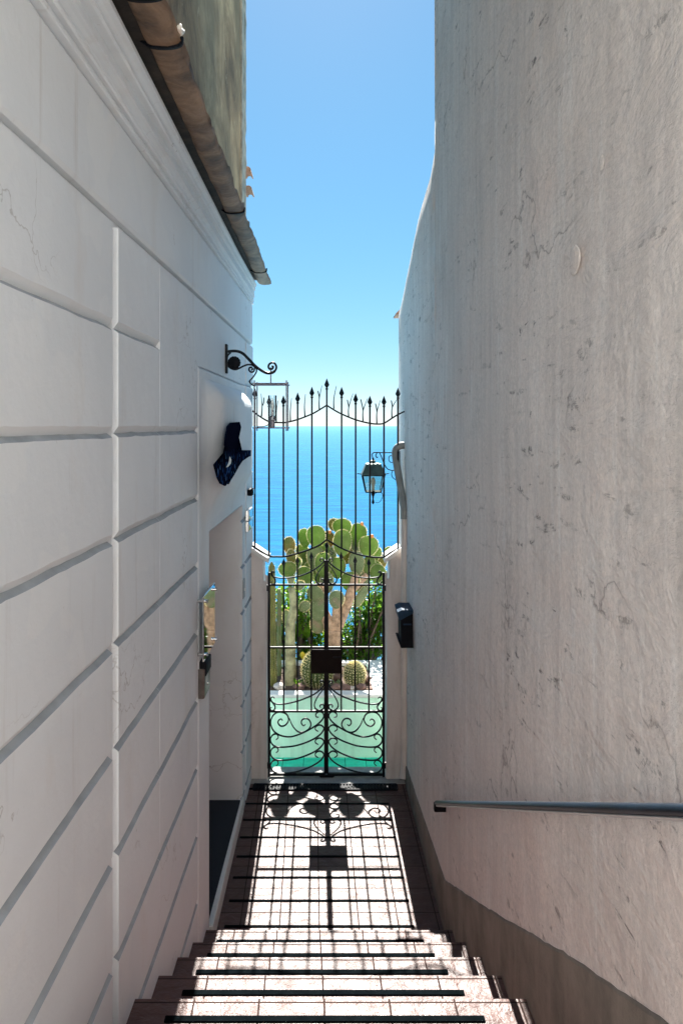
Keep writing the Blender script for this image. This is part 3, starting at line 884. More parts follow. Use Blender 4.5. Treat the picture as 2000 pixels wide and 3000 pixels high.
for side in (1, -1):
    mx = (lambda x: x) if side == 1 else (lambda x: 2 * CXG - x)
    b = BM()
    def bar(x, y0, y1, r): tube(b, [G(mx(x), y0), G(mx(x), y1)], r, 4, up=(1, 1, 0))
    bar(105, -609, 1655, 0.0145)
    bar(718.5, -744 + 0, 1590, 0.0135)
    def rail(y, r): tube(b, [G(mx(105), y, GY), G(mx(718), y, GY)], r, 4, up=(0, 1, 1))
    rail(-472, 0.011); rail(213, 0.0115); rail(910, 0.0115); rail(1598, 0.0155)
    for y in (-440, 1500):
        c = G(mx(92), y); lathe(b, [(0.011, -0.025), (0.011, 0.025)], c, 10)
    lf = obj('gate_leaf', b, M['iron'], gate)
    for x, y in BARS:
        b = BM(); tube(b, [G(mx(x), y), G(mx(x), 910)], 0.0096, 4, up=(1, 1, 0))
        finial(b, G(mx(x), y + 30), 0.95)
        obj('bar', b, M['iron'], lf)
    for s in SCROLLS:
        b = BM()
        pts = smooth_path([G(mx(x), y) for x, y in s], 5)
        n = len(pts)
        tube(b, pts, [0.0040 + 0.0024 * min(1, min(i, n - 1 - i) / 12) for i in range(n)], 6, flat=1.5)
        obj('scroll', b, M['iron'], lf, smooth=50)
    if side == 1:
        b = BM(); lathe(b, [(0.009, -0.06), (0.012, -0.04), (0.006, -0.03), (0.014, -0.012), (0.017, 0.0), (0.013, 0.014), (0.005, 0.024), (0.001, 0.036)], G(735, -905), 12)
        tube(b, [G(735, -744), G(735, -880)], 0.008, 8)
        obj('knob', b, M['iron'], lf, smooth=50)
        for s in ([(700, -850), (690, -835), (672, -832), (665, -815), (685, -808), (700, -825)], ):
            for m2 in (lambda x: x, lambda x: 2 * 735 - x):
                b = BM(); tube(b, smooth_path([G(m2(x), y) for x, y in s], 5), 0.0035, 6)
                obj('curl', b, M['iron'], lf, smooth=50)
        b = BM(); prism(b, [G(x, y, GY - 0.02) for x, y in ((640, 1612), (830, 1612), (795, 1640), (765, 1655), (748, 1680), (725, 1680), (705, 1652), (670, 1638))], (0, 0.02, 0))
        obj('drop_bolt', b, M['iron'], lf)
        b = BM(); p0, p1 = G(567, 485), G(900, 222)
        box(b, p0.x, p1.x, GY - 0.035, GY + 0.035, p0.z, p1.z, 0.004)
        lk = obj('lock_case', b, M['lock'], lf)
    else:
        p0 = G(838, 305)
        b = BM(); box(b, p0.x - 0.03, p0.x + 0.035, GY - 0.048, GY - 0.0352, p0.z - 0.004, p0.z + 0.006, 0.002)
        obj('lock_handle', b, M['iron'], lf)

gr = thing('iron_grille', 'black wrought iron overthrow with tall spear bars spanning the alley above the gate', 'grille', (0.017, GY, 1.9))
topc = smooth_path([H(412, 560), H(450, 590), H(500, 622), H(540, 638), H(600, 641), H(640, 640), H(720, 620), H(815, 583), H(870, 552), H(915, 524)], 6) + smooth_path([H(915, 524), H(960, 553), H(1015, 583), H(1110, 622), H(1200, 645), H(1260, 651), H(1302, 645), H(1350, 615), H(1395, 587), H(1440, 566), H(1458, 566)], 6)[1:]
b = BM(); tube(b, topc, 0.0075, 6); obj('top_rail', b, M['iron'], gr, smooth=50)
botc = smooth_path([H(412, 1472), H(430, 1484), H(526, 1541), H(580, 1547), H(640, 1545), H(720, 1525), H(815, 1492), H(870, 1466), H(915, 1432)], 6) + smooth_path([H(915, 1432), H(960, 1458), H(1015, 1490), H(1110, 1527), H(1206, 1548), H(1260, 1552), H(1302, 1549), H(1345, 1520), H(1395, 1492), H(1425, 1472)], 6)[1:]
b = BM(); tube(b, botc, 0.0080, 6); obj('bottom_rail', b, M['iron'], gr, smooth=50)
for x, yt, yb in ((430, 436, 1484), (526, 490, 1541), (623, 486, 1546), (719, 467, 1525), (815, 428, 1492), (915.5, 372, 1434), (1015.5, 429, 1490), (1110, 472, 1527), (1206, 489, 1548), (1301, 489, 1549), (1395, 434, 1492)):
    b = BM(); tube(b, [H(x, yt + 20), H(x, yb)], 0.0104, 4, up=(1, 1, 0))
    br = obj('bar', b, M['iron'], gr)
    b = BM(); finial(b, H(x, yt + 38), 1.15); obj('spear', b, M['iron'], br)
TW = [[(475, 600), (480, 530), (472, 445)], [(575, 635), (577, 560), (588, 490)], [(670, 630), (670, 560), (678, 475)], [(768, 600), (765, 530), (772, 447)],
      [(865, 550), (865, 480), (883, 390)], [(963, 548), (963, 480), (980, 393)], [(1063, 603), (1063, 540), (1092, 445)], [(1160, 630), (1160, 560), (1190, 477)], [(1253, 645), (1253, 570), (1277, 490)], [(1355, 610), (1356, 540), (1394, 475)]]
T2 = {0: (492, 470), 4: (855, 425), 6: (1053, 485), 7: (1143, 480), 8: (1243, 510), 9: (1350, 490)}
for i, s in enumerate(TW):
    b = BM()
    dy = -0.03 if i % 2 else 0.0
    path = smooth_path([H(*s[0]), H(*s[1]) + Vector((0, -0.01, 0)), H(*s[2]) + Vector((0, dy, 0))], 5)
    tube(b, path, [0.0070 - 0.0048 * k / (len(path) - 1) for k in range(len(path))], 6)
    if i in T2:
        tube(b, smooth_path([H(*s[1]) + Vector((0, -0.01, 0)), (H(*s[1]) + H(*T2[i])) / 2 + Vector((0.004, 0, -0.01)), H(*T2[i])], 4), [0.0052] * 8 + [0.0018], 6)
    obj('twig', b, M['iron'], gr, smooth=50)

# ------------------------------------------------------------------ wall lamps
LY = 4.69
def K(x, y, Y=LY): return at(580 + 0.2041 * x, 980 + 0.2041 * y, Y)
lamp = thing('wall_lamp', 'black scroll bracket on the left house wall carrying an open silver frame lantern', 'wall lamp', K(395, 350))
b = BM(); pA = K(385, 140); pB = K(385, 560); xw = wall_x(LY)
box(b, xw - 0.002, xw + 0.016, LY - 0.02, LY + 0.02, pB.z, pA.z, 0.004)
obj('wall_plate', b, M['iron'], lamp)
b = BM()
main = smooth_path([K(400, 250), K(470, 240), K(560, 240), K(640, 270), K(720, 345), K(810, 440), K(900, 510), K(980, 550), K(1050, 552), K(1105, 520), K(1125, 465), K(1100, 415), K(1060, 405), K(1020, 430), K(1012, 470), K(1035, 498), K(1068, 490), K(1078, 462), K(1058, 450)], 5)
tube(b, main, [0.0095 if k < 45 else 0.007 for k in range(len(main))], 8)
ring = smooth_path([K(470, 258), K(425, 310), K(418, 400), K(450, 470), K(520, 502), K(580, 490), K(650, 455), K(720, 432), K(790, 445), K(812, 480), K(800, 530), K(765, 540), K(735, 515), K(738, 480), K(765, 472), K(785, 495), K(765, 510)], 5)
tube(b, ring, 0.0058, 8)
tube(b, smooth_path([K(820, 450), K(842, 520), K(800, 600), K(740, 675), K(785, 725), K(830, 735)], 5), 0.005, 8)
obj('bracket', b, M['iron'], lamp, smooth=50)
b = BM()
c = K(520, 405)
for k in range(14):
    a = 2 * math.pi * k / 14
    lathe(b, [(0.002, -0.012), (0.012, -0.009), (0.014, 0), (0.012, 0.009), (0.002, 0.012)], c + Vector((0.030 * math.cos(a), 0, 0.030 * math.sin(a))), 8, axis='Y')
lathe(b, [(0.006, -0.016), (0.028, -0.012), (0.032, 0), (0.028, 0.012), (0.006, 0.016)], c, 16, axis='Y')
obj('rosette', b, M['black'], lamp, smooth=50)
b = BM()
tube(b, [K(1045, 470), K(1045, 715)], 0.004, 8)
q0, q1 = K(830, 1340), K(1280, 715)
dY = 0.095
for (x0, x1, y0, y1, z0, z1) in [(q0.x - .012, q1.x + .012, y, y, z, z) for y in (LY - dY, LY + dY) for z in (q0.z, q1.z)] + [(x, x, LY - dY - .012, LY + dY + .012, z, z) for x in (q0.x, q1.x) for z in (q0.z, q1.z)] + [(x, x, y, y, q0.z - .02, q1.z + .02) for x in (q0.x, q1.x) for y in (LY - dY, LY + dY)]:
    tube(b, [(x0, y0, z0), (x1, y1, z1)], 0.0046, 6)
tube(b, [(q0.x, LY, q1.z), (q1.x, LY, q1.z)], 0.0034, 6)
tube(b, [(q0.x, LY, q0.z), (q1.x, LY, q0.z)], 0.0034, 6)
obj('frame', b, M['silver'], lamp, smooth=50)
b = BM()
gc = K(1068, 1240); gt = K(1068, 875); h = gt.z - gc.z
lathe(b, [(0.020, 0), (0.026, 0.004), (0.028, h), (0.0265, h), (0.0245, 0.008), (0.001, 0.006)], gc, 20)
obj('glass_cup', b, M['glass'], lamp, smooth=40)
b = BM(); lathe(b, [(0.016, q0.z - gc.z), (0.016, 0.0), (0.024, 0.002), (0.024, 0.028), (0.010, 0.034), (0.011, 0.07)], gc + Vector((0, 0, 0)), 16)
obj('socket', b, M['silver'], lamp, smooth=40)
b = BM(); lathe(b, [(0.008, 0.07), (0.013, 0.09), (0.012, 0.11), (0.006, 0.135), (0.001, 0.15)], gc, 14)
obj('bulb', b, M['bulb'], lamp, smooth=60)
b = BM(); tube(b, smooth_path([K(850, 1325), K(940, 1320), K(1000, 1300), K(1035, 1265)], 5), 0.003, 6)
obj('cable', b, M['black'], lamp, smooth=50)

L2 = 6.42
def J(x, y, Y=L2): return at(1000 + 0.1743 * x, 1270 + 0.1743 * y, Y)
lamp2 = thing('street_lantern', 'dark four sided lantern on a scroll arm beyond the gate, in front of the sea', 'lantern', J(530, 1180))
CX2 = J(530, 0).x
b = BM()
def ring4(w, z): return [(CX2 + sx * w, L2 + sy * w, z) for sx, sy in ((-1, -1), (1, -1), (1, 1), (-1, 1))]
def frustum(bm, levels):
    rs = [[bm.verts.new(p) for p in ring4(w, z)] for w, z in levels]
    for a, c in zip(rs, rs[1:]):
        for k in range(4): bm.faces.new((a[k], a[(k + 1) % 4], c[(k + 1) % 4], c[k]))
    bm.faces.new(rs[0]); bm.faces.new(rs[-1])
zc0, zc1 = J(0, 685).z, J(0, 505).z
frustum(b, [(0.101, zc0 - 0.008), (0.106, zc0), (0.066, zc1), (0.050, zc1 + 0.004)])
lathe(b, [(0.024, zc1), (0.020, zc1 + 0.02), (0.028, zc1 + 0.026), (0.012, zc1 + 0.034), (0.006, zc1 + 0.055)], (CX2, L2, 0), 12)
obj('lamp_roof', b, M['copper'], lamp2)
b = BM()
zb = J(0, 975).z
for sx in (-1, 1):
    for sy in (-1, 1):
        tube(b, [(CX2 + sx * 0.098, L2 + sy * 0.098, zc0), (CX2 + sx * 0.066, L2 + sy * 0.066, zb)], 0.006, 6)
for w, z in ((0.098, zc0 - 0.006), (0.066, zb)):
    r4 = ring4(w, z)
    for k in range(4): tube(b, [r4[k], r4[(k + 1) % 4]], 0.0065, 6)
frustum(b, [(0.064, zb - 0.006), (0.064, zb + 0.003)])
lathe(b, [(0.012, zb), (0.018, zb - 0.02), (0.008, zb - 0.045), (0.006, zb - 0.07), (0.014, zb - 0.10), (0.002, zb - 0.115)], (CX2, L2, 0), 10)
for s in (-1, 1):
    tube(b, [(CX2 + s * 0.09, L2, zc0), (CX2 + s * 0.143, L2, zc0 + 0.006)], 0.0045, 6)
tube(b, smooth_path([J(565, 1010), J(620, 985), J(680, 1005), J(690, 1060), J(650, 1140), J(600, 1165), J(570, 1150)], 5), 0.0028, 6)
obj('frame', b, M['black'], lamp2)
b = BM()
r0, r1 = ring4(0.0955, zc0 - 0.012), ring4(0.0645, zb + 0.006)
for k in range(4): add_mesh(b, [r0[k], r0[(k + 1) % 4], r1[(k + 1) % 4], r1[k]], [(0, 1, 2, 3)])
obj('panes', b, M['pane'], lamp2)
b = BM(); lathe(b, [(0.014, zb + 0.003), (0.014, zb + 0.05), (0.022, zb + 0.08), (0.018, zb + 0.115), (0.002, zb + 0.13)], (CX2, L2, 0), 14)
obj('bulb', b, M['bulb'], lamp2, smooth=60)
b = BM()
tube(b, [J(980, 322), J(700, 322), J(545, 318)], 0.0055, 6)
tube(b, smooth_path([J(545, 318), J(515, 350), J(525, 420)], 5), 0.005, 6)
tube(b, smooth_path([J(610, 390), J(595, 405), J(575, 370), J(600, 325), J(640, 330), J(680, 420), J(720, 520), J(800, 610), J(980, 615)], 5), 0.005, 6)
tube(b, smooth_path([J(850, 430), J(860, 410), J(835, 370), J(800, 390), J(795, 440), J(830, 485), J(980, 485)], 5), 0.004, 6)
tube(b, smooth_path([J(860, 620), J(840, 680), J(860, 740), J(910, 780)], 5), 0.004, 6)
obj('arm', b, M['iron'], lamp2, smooth=50)
b = BM(); p = J(975, 500); box(b, p.x - 0.004, right_x(L2) + 0.02, L2 - 0.025, L2 + 0.025, J(0, 640).z, J(0, 290).z, 0.004)
obj('wall_plate', b, M['iron'], lamp2)

# ------------------------------------------------------------------ fittings on the walls
mb = thing('mailbox', 'small black metal letter box with sloping lid on the right wall by the gate', 'letter box', (0.65, 5.6, 1.26))
b = BM()
xr = right_x(5.6)
prism(b, [(xr + 0.012, 5.57, 1.262), (0.594, 5.57, 1.262), (0.592, 5.57, 1.49), (xr + 0.012, 5.57, 1.535)], (0, 0.2, 0))
obj('body', b, M['black'], mb)
b = BM()
prism(b, [(xr + 0.012, 5.55, 1.560), (xr + 0.012, 5.55, 1.545), (0.580, 5.55, 1.478), (0.566, 5.55, 1.545), (0.60, 5.55, 1.562)], (0, 0.24, 0))
obj('lid', b, M['bluelid'], mb)
b = BM(); prism(b, [(0.592, 5.56, 1.268), (0.572, 5.56, 1.318), (0.578, 5.56, 1.322), (0.592, 5.56, 1.32)], (0, 0.22, 0))
obj('lip', b, M['black'], mb)
b = BM(); box(b, 0.612, xr - 0.015, 5.566, 5.5695, 1.44, 1.452, 0.001)
obj('slot_plate', b, M['bluelid'], mb)

sg = thing('house_sign', 'mirror glossy glass house plate on four bolts left of the doorway', 'sign', (wall_x(3.9), 3.9, 1.75))
b = BM()
def onwall(bm, y0, y1, z0, z1, o0, o1, bev=0.002):
    wallbox(bm, y0, y1, z0, z1, o0, o1, bev)
onwall(b, 3.73, 4.06, 1.76, 2.10, 0.034, 0.042)
obj('plate', b, M['mirror'], sg)
for y in (3.76, 4.03):
    for z in (1.79, 2.07):
        b = BM(); lathe(b, [(0.008, 0.0), (0.008, 0.046), (0.010, 0.0465), (0.010, 0.054), (0.004, 0.056)], (wall_x(y, 0.003), y, z), 10, axis='X')
        obj('bolt', b, M['steel'], sg, smooth=40)

ic = thing('intercom', 'slim dark metal intercom with camera head below the glass house plate', 'intercom', (wall_x(3.85), 3.85, 1.57))
b = BM(); onwall(b, 3.79, 3.955, 1.545, 1.70, 0.0, 0.035, 0.008); obj('body', b, simple('intercom_metal', (0.16, 0.15, 0.14), 0.3, 0.8, bump=0.05), ic, smooth=40)
b = BM(); onwall(b, 3.80, 3.945, 1.66, 1.735, 0.0, 0.042, 0.006); obj('camera_head', b, M['black'], ic, smooth=40)
b = BM(); lathe(b, [(0.009, 0.0), (0.009, 0.004), (0.003, 0.005)], (wall_x(3.87, 0.035), 3.87, 1.60), 12, axis='X'); obj('button', b, M['steel'], ic, smooth=40)

for lab, z0, z1 in (('upper of two stacked shiny steel boxes on the house corner beside the gate', 2.235, 2.315), ('lower of two stacked shiny steel boxes on the house corner beside the gate', 2.148, 2.226)):
    t = thing('junction_box', lab, 'junction box', (wall_x(5.75), 5.75, z0), 'steel boxes on the house corner')
    b = BM(); onwall(b, 5.68, 5.95, z0, z1, 0.0, 0.026, 0.004); obj('case', b, M['steel'], t, smooth=40)
    b = BM(); onwall(b, 5.70, 5.93, z0 + 0.01, z1 - 0.01, 0.026, 0.030, 0.003); obj('cover', b, M['mirror'], t, smooth=40)
t = thing('spotlight', 'small black wall spotlight above the steel boxes on the house corner', 'spotlight', (wall_x(5.85), 5.85, 2.42))
b = BM(); p = at(729, 1441, 5.85); box(b, wall_x(5.85) - 0.0, wall_x(5.85) + 0.045, 5.78, 5.92, p.z - 0.028, p.z + 0.028, 0.012, segs=3); obj('housing', b, M['black'], t, smooth=60)
b = BM(); box(b, wall_x(5.85) + 0.046, wall_x(5.85) + 0.048, 5.80, 5.90, p.z - 0.02, p.z + 0.02); obj('lens', b, M['glass'], t)
t = thing('doorbell', 'narrow grey doorbell strip on the smooth wall just past the doorway', 'doorbell', (wall_x(5.35), 5.58, 1.66))
b = BM(); onwall(b, 5.515, 5.60, 1.655, 1.80, 0.0, 0.008, 0.003); obj('plate', b, simple('bell_plastic', (0.30, 0.32, 0.33), 0.5, bump=0.05), t)
b = BM(); lathe(b, [(0.012, 0.0), (0.012, 0.004), (0.004, 0.006)], (wall_x(5.56, 0.008), 5.56, 1.72), 12, axis='X'); obj('button', b, M['white'], t)

# mosaic ornament on the hood
orn = [(480, 1265), (600, 1255), (622, 1330), (600, 1440), (570, 1560), (535, 1650), (530, 1725), (580, 1690), (650, 1660), (700, 1675), (762, 1660), (760, 1740), (715, 1765), (670, 1780), (620, 1830), (590, 1860), (560, 1950), (520, 2020), (470, 2100), (445, 2150), (462, 2075), (430, 2120), (400, 2175), (330, 2140), (290, 2060), (260, 1950), (240, 1870), (320, 1880), (370, 1870), (400, 1800), (380, 1760), (385, 1690), (420, 1680), (425, 1620), (390, 1590), (400, 1500), (430, 1320)]
def on_plane(x, y, out):
    fx, fy = 580 + 0.2041 * x, 980 + 0.2041 * y
    r = (fx - PX) / F
    Y = (-0.75 + out) / (r - 0.022)
    return at(fx, fy, Y)
ot = thing('mosaic_ornament', 'dark blue mosaic figure with spread fins on the plaster hood over the doorway', 'ornament', on_plane(450, 1800, 0.1))
b = BM(); prism(b, [on_plane(x, y, 0.118) for x, y in orn], (-0.008, 0, 0))
obj('figure', b, M['mosaic'], ot)
b = BM(); prism(b, [on_plane(x, y, 0.122) for x, y in ((462, 1755), (480, 1800), (474, 1850), (440, 1895), (415, 1905), (440, 1860), (455, 1810))], (-0.02, 0, 0))
obj('crescent', b, M['white'], ot)

# doormat in the recess
b = BM()
v = []
prism(b, [(wall_x(4.13, -0.34), 4.13, 0.116), (wall_x(4.13, -0.012), 4.13, 0.116), (wall_x(5.48, -0.012), 5.48, 0.116), (wall_x(5.48, -0.34), 5.48, 0.116)], (0, 0, 0.012))
tag(obj('doormat', b, M['mat']), 'dark speckled mat lying on the raised doorstep in the left doorway', 'doormat')

# ------------------------------------------------------------------ planter and plants beyond the gate
pl = thing('planter', 'low pale mint plastered garden wall with a raised bed behind the gate', 'planter', (0, 7.5, -0.25))
b = BM()
box(b, -2.6, 2.6, 7.0, 7.10, -0.30, 0.335)
box(b, -2.6, -1.3, 7.10, 8.0, -0.30, 0.335)
box(b, -1.3, 0.47, 7.92, 8.0, -0.30, 0.335)
box(b, 0.47, 2.6, 7.10, 8.0, -0.30, 0.335)
obj('wall', b, M['mint'], pl)
b = BM()
box(b, -2.6, 2.6, 6.985, 7.105, 0.335, 0.367, 0.006)
obj('coping', b, M['deck'], pl)
b = BM()
box(b, -2.6, -1.3, 7.106, 8.02, 0.336, 0.366, 0.004); box(b, -1.299, 0.465, 7.925, 8.02, 0.336, 0.366, 0.004); box(b, 0.472, 2.6, 7.106, 8.02, 0.336, 0.366, 0.004)
obj('deck', b, M['deck'], pl)
b = BM()
NX = 40
g = [[b.verts.new((-1.3 + 1.765 * i / NX, 7.10 + 0.825 * j / 14, 0.335 + 0.03 * noise.noise(Vector((i * 0.4, j * 0.5, 2))))) for j in range(15)] for i in range(NX + 1)]
for i in range(NX):
    for j in range(14): b.faces.new((g[i][j], g[i + 1][j], g[i + 1][j + 1], g[i][j + 1]))
obj('soil', b, M['soil'], pl, smooth=60)
b = BM(); prism(b, [G(1165, 510, 7.66), G(1195, 510, 7.66), G(1240, 662, 7.12), G(1205, 662, 7.12)], (0, 0, -0.05))
obj('edging', b, M['rock'], pl)

def rock(x, y, z, r, mat, label):
    b = BM()
    bmesh.ops.create_icosphere(b, subdivisions=3, radius=1.0)
    sd = random.random() * 50
    ax = (random.uniform(0.9, 1.4), random.uniform(0.8, 1.1), random.uniform(0.55, 0.85))
    for v in b.verts:
        d = 1 + 0.35 * noise.noise(v.co * 1.3 + Vector((sd, 0, 0))) + 0.12 * noise.noise(v.co * 4 + Vector((sd, 3, 0)))
        v.co = Vector((v.co.x * ax[0], v.co.y * ax[1], v.co.z * ax[2])) * d * r + Vector((x, y, z))
    o = obj('rock', b, mat, smooth=40)
    tag(o, label, 'rock', 'rocks in the cactus bed')
RK = [(430, 640, 0.055, 0, 'rounded rust brown stone between the pale cactus trunk and the big barrel cactus'),
      (215, 640, 0.06, 1, 'pale stone between the two upright cactus columns'),
      (850, 640, 0.05, 0, 'dark brown stone just right of the gate centre post'),
      (930, 655, 0.05, 0, 'red brown stone under the left side of the small barrel cactus'),
      (1010, 665, 0.032, 1, 'small pale stone in front of the small barrel cactus'),
      (1110, 645, 0.055, 0, 'red brown stone under the right side of the small barrel cactus'),
      (1185, 590, 0.05, 0, 'rusty stone at the right end of the cactus bed'),
      (840, 540, 0.055, 0, 'dark stone in the shade behind the gap between the barrel cacti')]
for (x, y, r, k, lab) in RK:
    Y = 7.18 if y > 600 else 7.45
    p = G(x, y, Y)
    rock(p.x, Y, max(p.z, 0.355), r, M['palerock'] if k else M['rock'], lab)

def spike(bm, p, d, L, w, mi):
    d = d.normalized(); a = d.orthogonal().normalized(); c = d.cross(a)
    v = [bm.verts.new(p + a * w), bm.verts.new(p - a * w * 0.5 + c * w * 0.87), bm.verts.new(p - a * w * 0.5 - c * w * 0.87), bm.verts.new(p + d * L)]
    for f in ((0, 1, 3), (1, 2, 3), (2, 0, 3)):
        bm.faces.new([v[i] for i in f]).material_index = mi

def barrel(label, cx, cy, zb, rx, h, ribs, spine_n, spn=7):
    t = thing('barrel_cactus', label, 'cactus', (cx, cy, zb), 'barrel cacti in the bed')
    b = BM()
    seg = ribs * 6; NV = 22
    rings = []
    for j in range(NV + 1):
        th = math.pi * (0.02 + 0.93 * j / NV)
        row = []
        for k in range(seg):
            a = 2 * math.pi * k / seg
            rr = math.sin(th) * (1 - 0.10 * (1 - abs(math.cos(a * ribs / 2))) ** 0.7)
            row.append(b.verts.new((cx + rx * rr * math.cos(a), cy + rx * rr * math.sin(a), zb + h * 0.46 + h * 0.54 * math.cos(th))))
        rings.append(row)
    for r0, r1 in zip(rings, rings[1:]):
        for k in range(seg): b.faces.new((r0[k], r0[(k + 1) % seg], r1[(k + 1) % seg], r1[k]))
    b.faces.new(rings[0])
    body = obj('body', b, M['barrel'], t, smooth=60)
    b = BM()
    for q in range(ribs):
        a = 2 * math.pi * q / ribs
        for j in range(spine_n):
            th = math.pi * (0.05 + 0.83 * (j + random.random() * 0.3) / spine_n)
            n = Vector((math.sin(th) * math.cos(a), math.sin(th) * math.sin(a), math.cos(th)))
            p = Vector((cx + rx * n.x, cy + rx * n.y, zb + h * 0.46 + h * 0.54 * n.z))
            for s in range(spn):
                d = n + Vector((random.uniform(-1, 1), random.uniform(-1, 1), random.uniform(-1, 1))) * 0.95
                spike(b, p, d, random.uniform(0.016, 0.030), 0.0011, 0)
    s = obj('spine_cover', b, M['spine'], t)
p = G(635, 650, 7.28)
barrel('large ribbed green barrel cactus partly behind the lock case of the gate', p.x, 7.32, 0.335, 0.162, 0.36, 26, 17, 9)
p = G(1038, 620, 7.32)
barrel('small golden spiny barrel cactus in front of the terrace, right of the gate post', p.x, 7.32, 0.345, 0.108, 0.225, 22, 13, 17)

def ribbed(b, pts, rad, ribs, depth, seg_per=4):
    n = len(pts); seg = ribs * seg_per
    rings = []
    for i in range(n):
        row = []
        for k in range(seg):
            a = 2 * math.pi * k / seg
            rr = rad[i] * (1 - depth * (1 - abs(math.cos(a * ribs / 2))))
            row.append(b.verts.new(Vector(pts[i]) + Vector((rr * math.cos(a), rr * math.sin(a), 0))))
        rings.append(row)
    for r0, r1 in zip(rings, rings[1:]):
        for k in range(seg): b.faces.new((r0[k], r0[(k + 1) % seg], r1[(k + 1) % seg], r1[k]))
    b.faces.new(rings[0]); b.faces.new(rings[-1])
# tall column at the left post
cc = thing('columnar_cactus', 'tall olive green ribbed cactus column behind the left gate post', 'cactus', (G(150, 650, 7.3).x, 7.3, 0.335), 'upright cactus columns')
b = BM()
x0, x1 = G(152, 0, 7.3).x, G(133, 0, 7.3).x
zt = G(0, -726, 7.3).z
N = 26
pts = []; rad = []
for i in range(N + 1):
    w = i / N; z = 0.31 + (zt - 0.31) * w
    pts.append((x0 + (x1 - x0) * w, 7.3, z))
    rad.append(0.039 * (1 - 0.12 * w) * (1.0 if w < 0.95 else max(0.12, math.sqrt(max(0, 1 - ((w - 0.95) / 0.05) ** 2)))) * (1 + 0.04 * noise.noise(Vector((z * 5, 1, 3)))))
ribbed(b, pts, rad, 9, 0.30)
obj('stem', b, M['column'], cc, smooth=60)
b = BM()
for i in range(2, N):
    for q in range(9):
        a = 2 * math.pi * q / 9
        for s in range(5):
            w = (i + random.random()) / N; z = 0.31 + (zt - 0.31) * min(w, 0.99)
            p = Vector((x0 + (x1 - x0) * w + rad[i] * math.cos(a), 7.3 + rad[i] * math.sin(a), z))
            spike(b, p, Vector((math.cos(a) + random.uniform(-.6, .6), math.sin(a) + random.uniform(-.6, .6), random.uniform(-.5, .6))), random.uniform(0.005, 0.011), 0.0008, 0)
obj('spine_cover', b, M['spine'], cc)
cc = thing('columnar_cactus', 'thin grey cactus stem standing between the olive column and the pale trunk', 'cactus', (G(218, 560, 7.62).x, 7.62, 0.335), 'upright cactus columns')
b = BM(); xx = G(216, 0, 7.62).x; zt2 = G(0, -430, 7.62).z
pts = [(xx + 0.012 * noise.noise(Vector((i * 0.6, 1, 1))), 7.62, 0.31 + (zt2 - 0.31) * i / 20) for i in range(21)]
ribbed(b, pts, [0.026 * (1 + 0.15 * noise.noise(Vector((i * 0.9, 4, 4)))) if i < 19 else 0.018 for i in range(21)], 7, 0.3)
obj('stem', b, M['padgrey'], cc, smooth=60)

def pad(parent, x4, y4, w, h, tilt, Y, mat, yaw=None, thick=0.03, spines=True, name='pad'):
    """flat egg-shaped cactus joint; x4,y4,w,h measured on the photo at distance Y, tilt in degrees"""
    c = at(760 + 0.26786 * x4, 1480 + 0.26786 * y4, Y)
    k = 0.26786 * Y / F
    yaw = R(random.uniform(-28, 28) if yaw is None else yaw)
    hw, hh = w * k / 2 / max(0.75, math.cos(yaw)), h * k / 2
    b = BM()
    U, V = 22, 14
    Mx = Matrix.Translation(c) @ Matrix.Rotation(R(tilt), 4, 'Y') @ Matrix.Rotation(yaw, 4, 'Z') @ Matrix.Rotation(R(random.uniform(-10, 14)), 4, 'X')
    sd = random.random() * 40
    def pt(a, f):        # a: angle round the rim, f: -1..1 through the thickness
        e = math.cos(f * math.pi / 2) ** 0.55
        z = math.sin(a); x = math.cos(a)
        wd = 1.0 + 0.16 * z - 0.10 * (z < -0.5) * (-z - 0.5)
        wob = 1 + 0.035 * noise.noise(Vector((x * 1.3 + sd, z * 1.3, 0)))
        return Vector((x * hw * wd * e * wob, math.sin(f * math.pi / 2) * thick * 0.5, z * hh * e * wob))
    rings = []
    for j in range(1, V):
        f = -1 + 2 * j / V
        rings.append([b.verts.new(Mx @ pt(2 * math.pi * i / U, f)) for i in range(U)])
    for r0, r1 in zip(rings, rings[1:]):
        for i in range(U): b.faces.new((r0[i], r0[(i + 1) % U], r1[(i + 1) % U], r1[i]))
    for rg, s in ((rings[0], -1), (rings[-1], 1)):
        cv = b.verts.new(Mx @ Vector((0, s * thick * 0.5, 0)))
        for i in range(U): b.faces.new((rg[i], rg[(i + 1) % U], cv))
    if spines:
        R3 = Mx.to_3x3()
        for i in range(190):
            a = random.uniform(-0.9, math.pi + 0.9)
            p = Mx @ pt(a, random.uniform(-0.25, 0.25)); n = R3 @ Vector((math.cos(a), random.uniform(-.5, .5), math.sin(a)))
            spike(b, p, n + Vector((random.uniform(-.4, .4), random.uniform(-.4, .4), random.uniform(-.4, .4))), random.uniform(0.008, 0.018), 0.0022, 1)
        for i in range(46):
            a = random.uniform(0, 2 * math.pi); f = random.choice((-1, 1)) * random.uniform(0.45, 0.95)
            p = Mx @ pt(a, f); n = R3 @ Vector((0, math.copysign(1, f), 0))
            for s in range(2):
                spike(b, p, n + Vector((random.uniform(-.9, .9), random.uniform(-.3, .3), random.uniform(-.9, .9))), random.uniform(0.004, 0.009), 0.0010, 1)
    o = obj(name, b, [mat, M['spine']], parent, smooth=80)
    return o

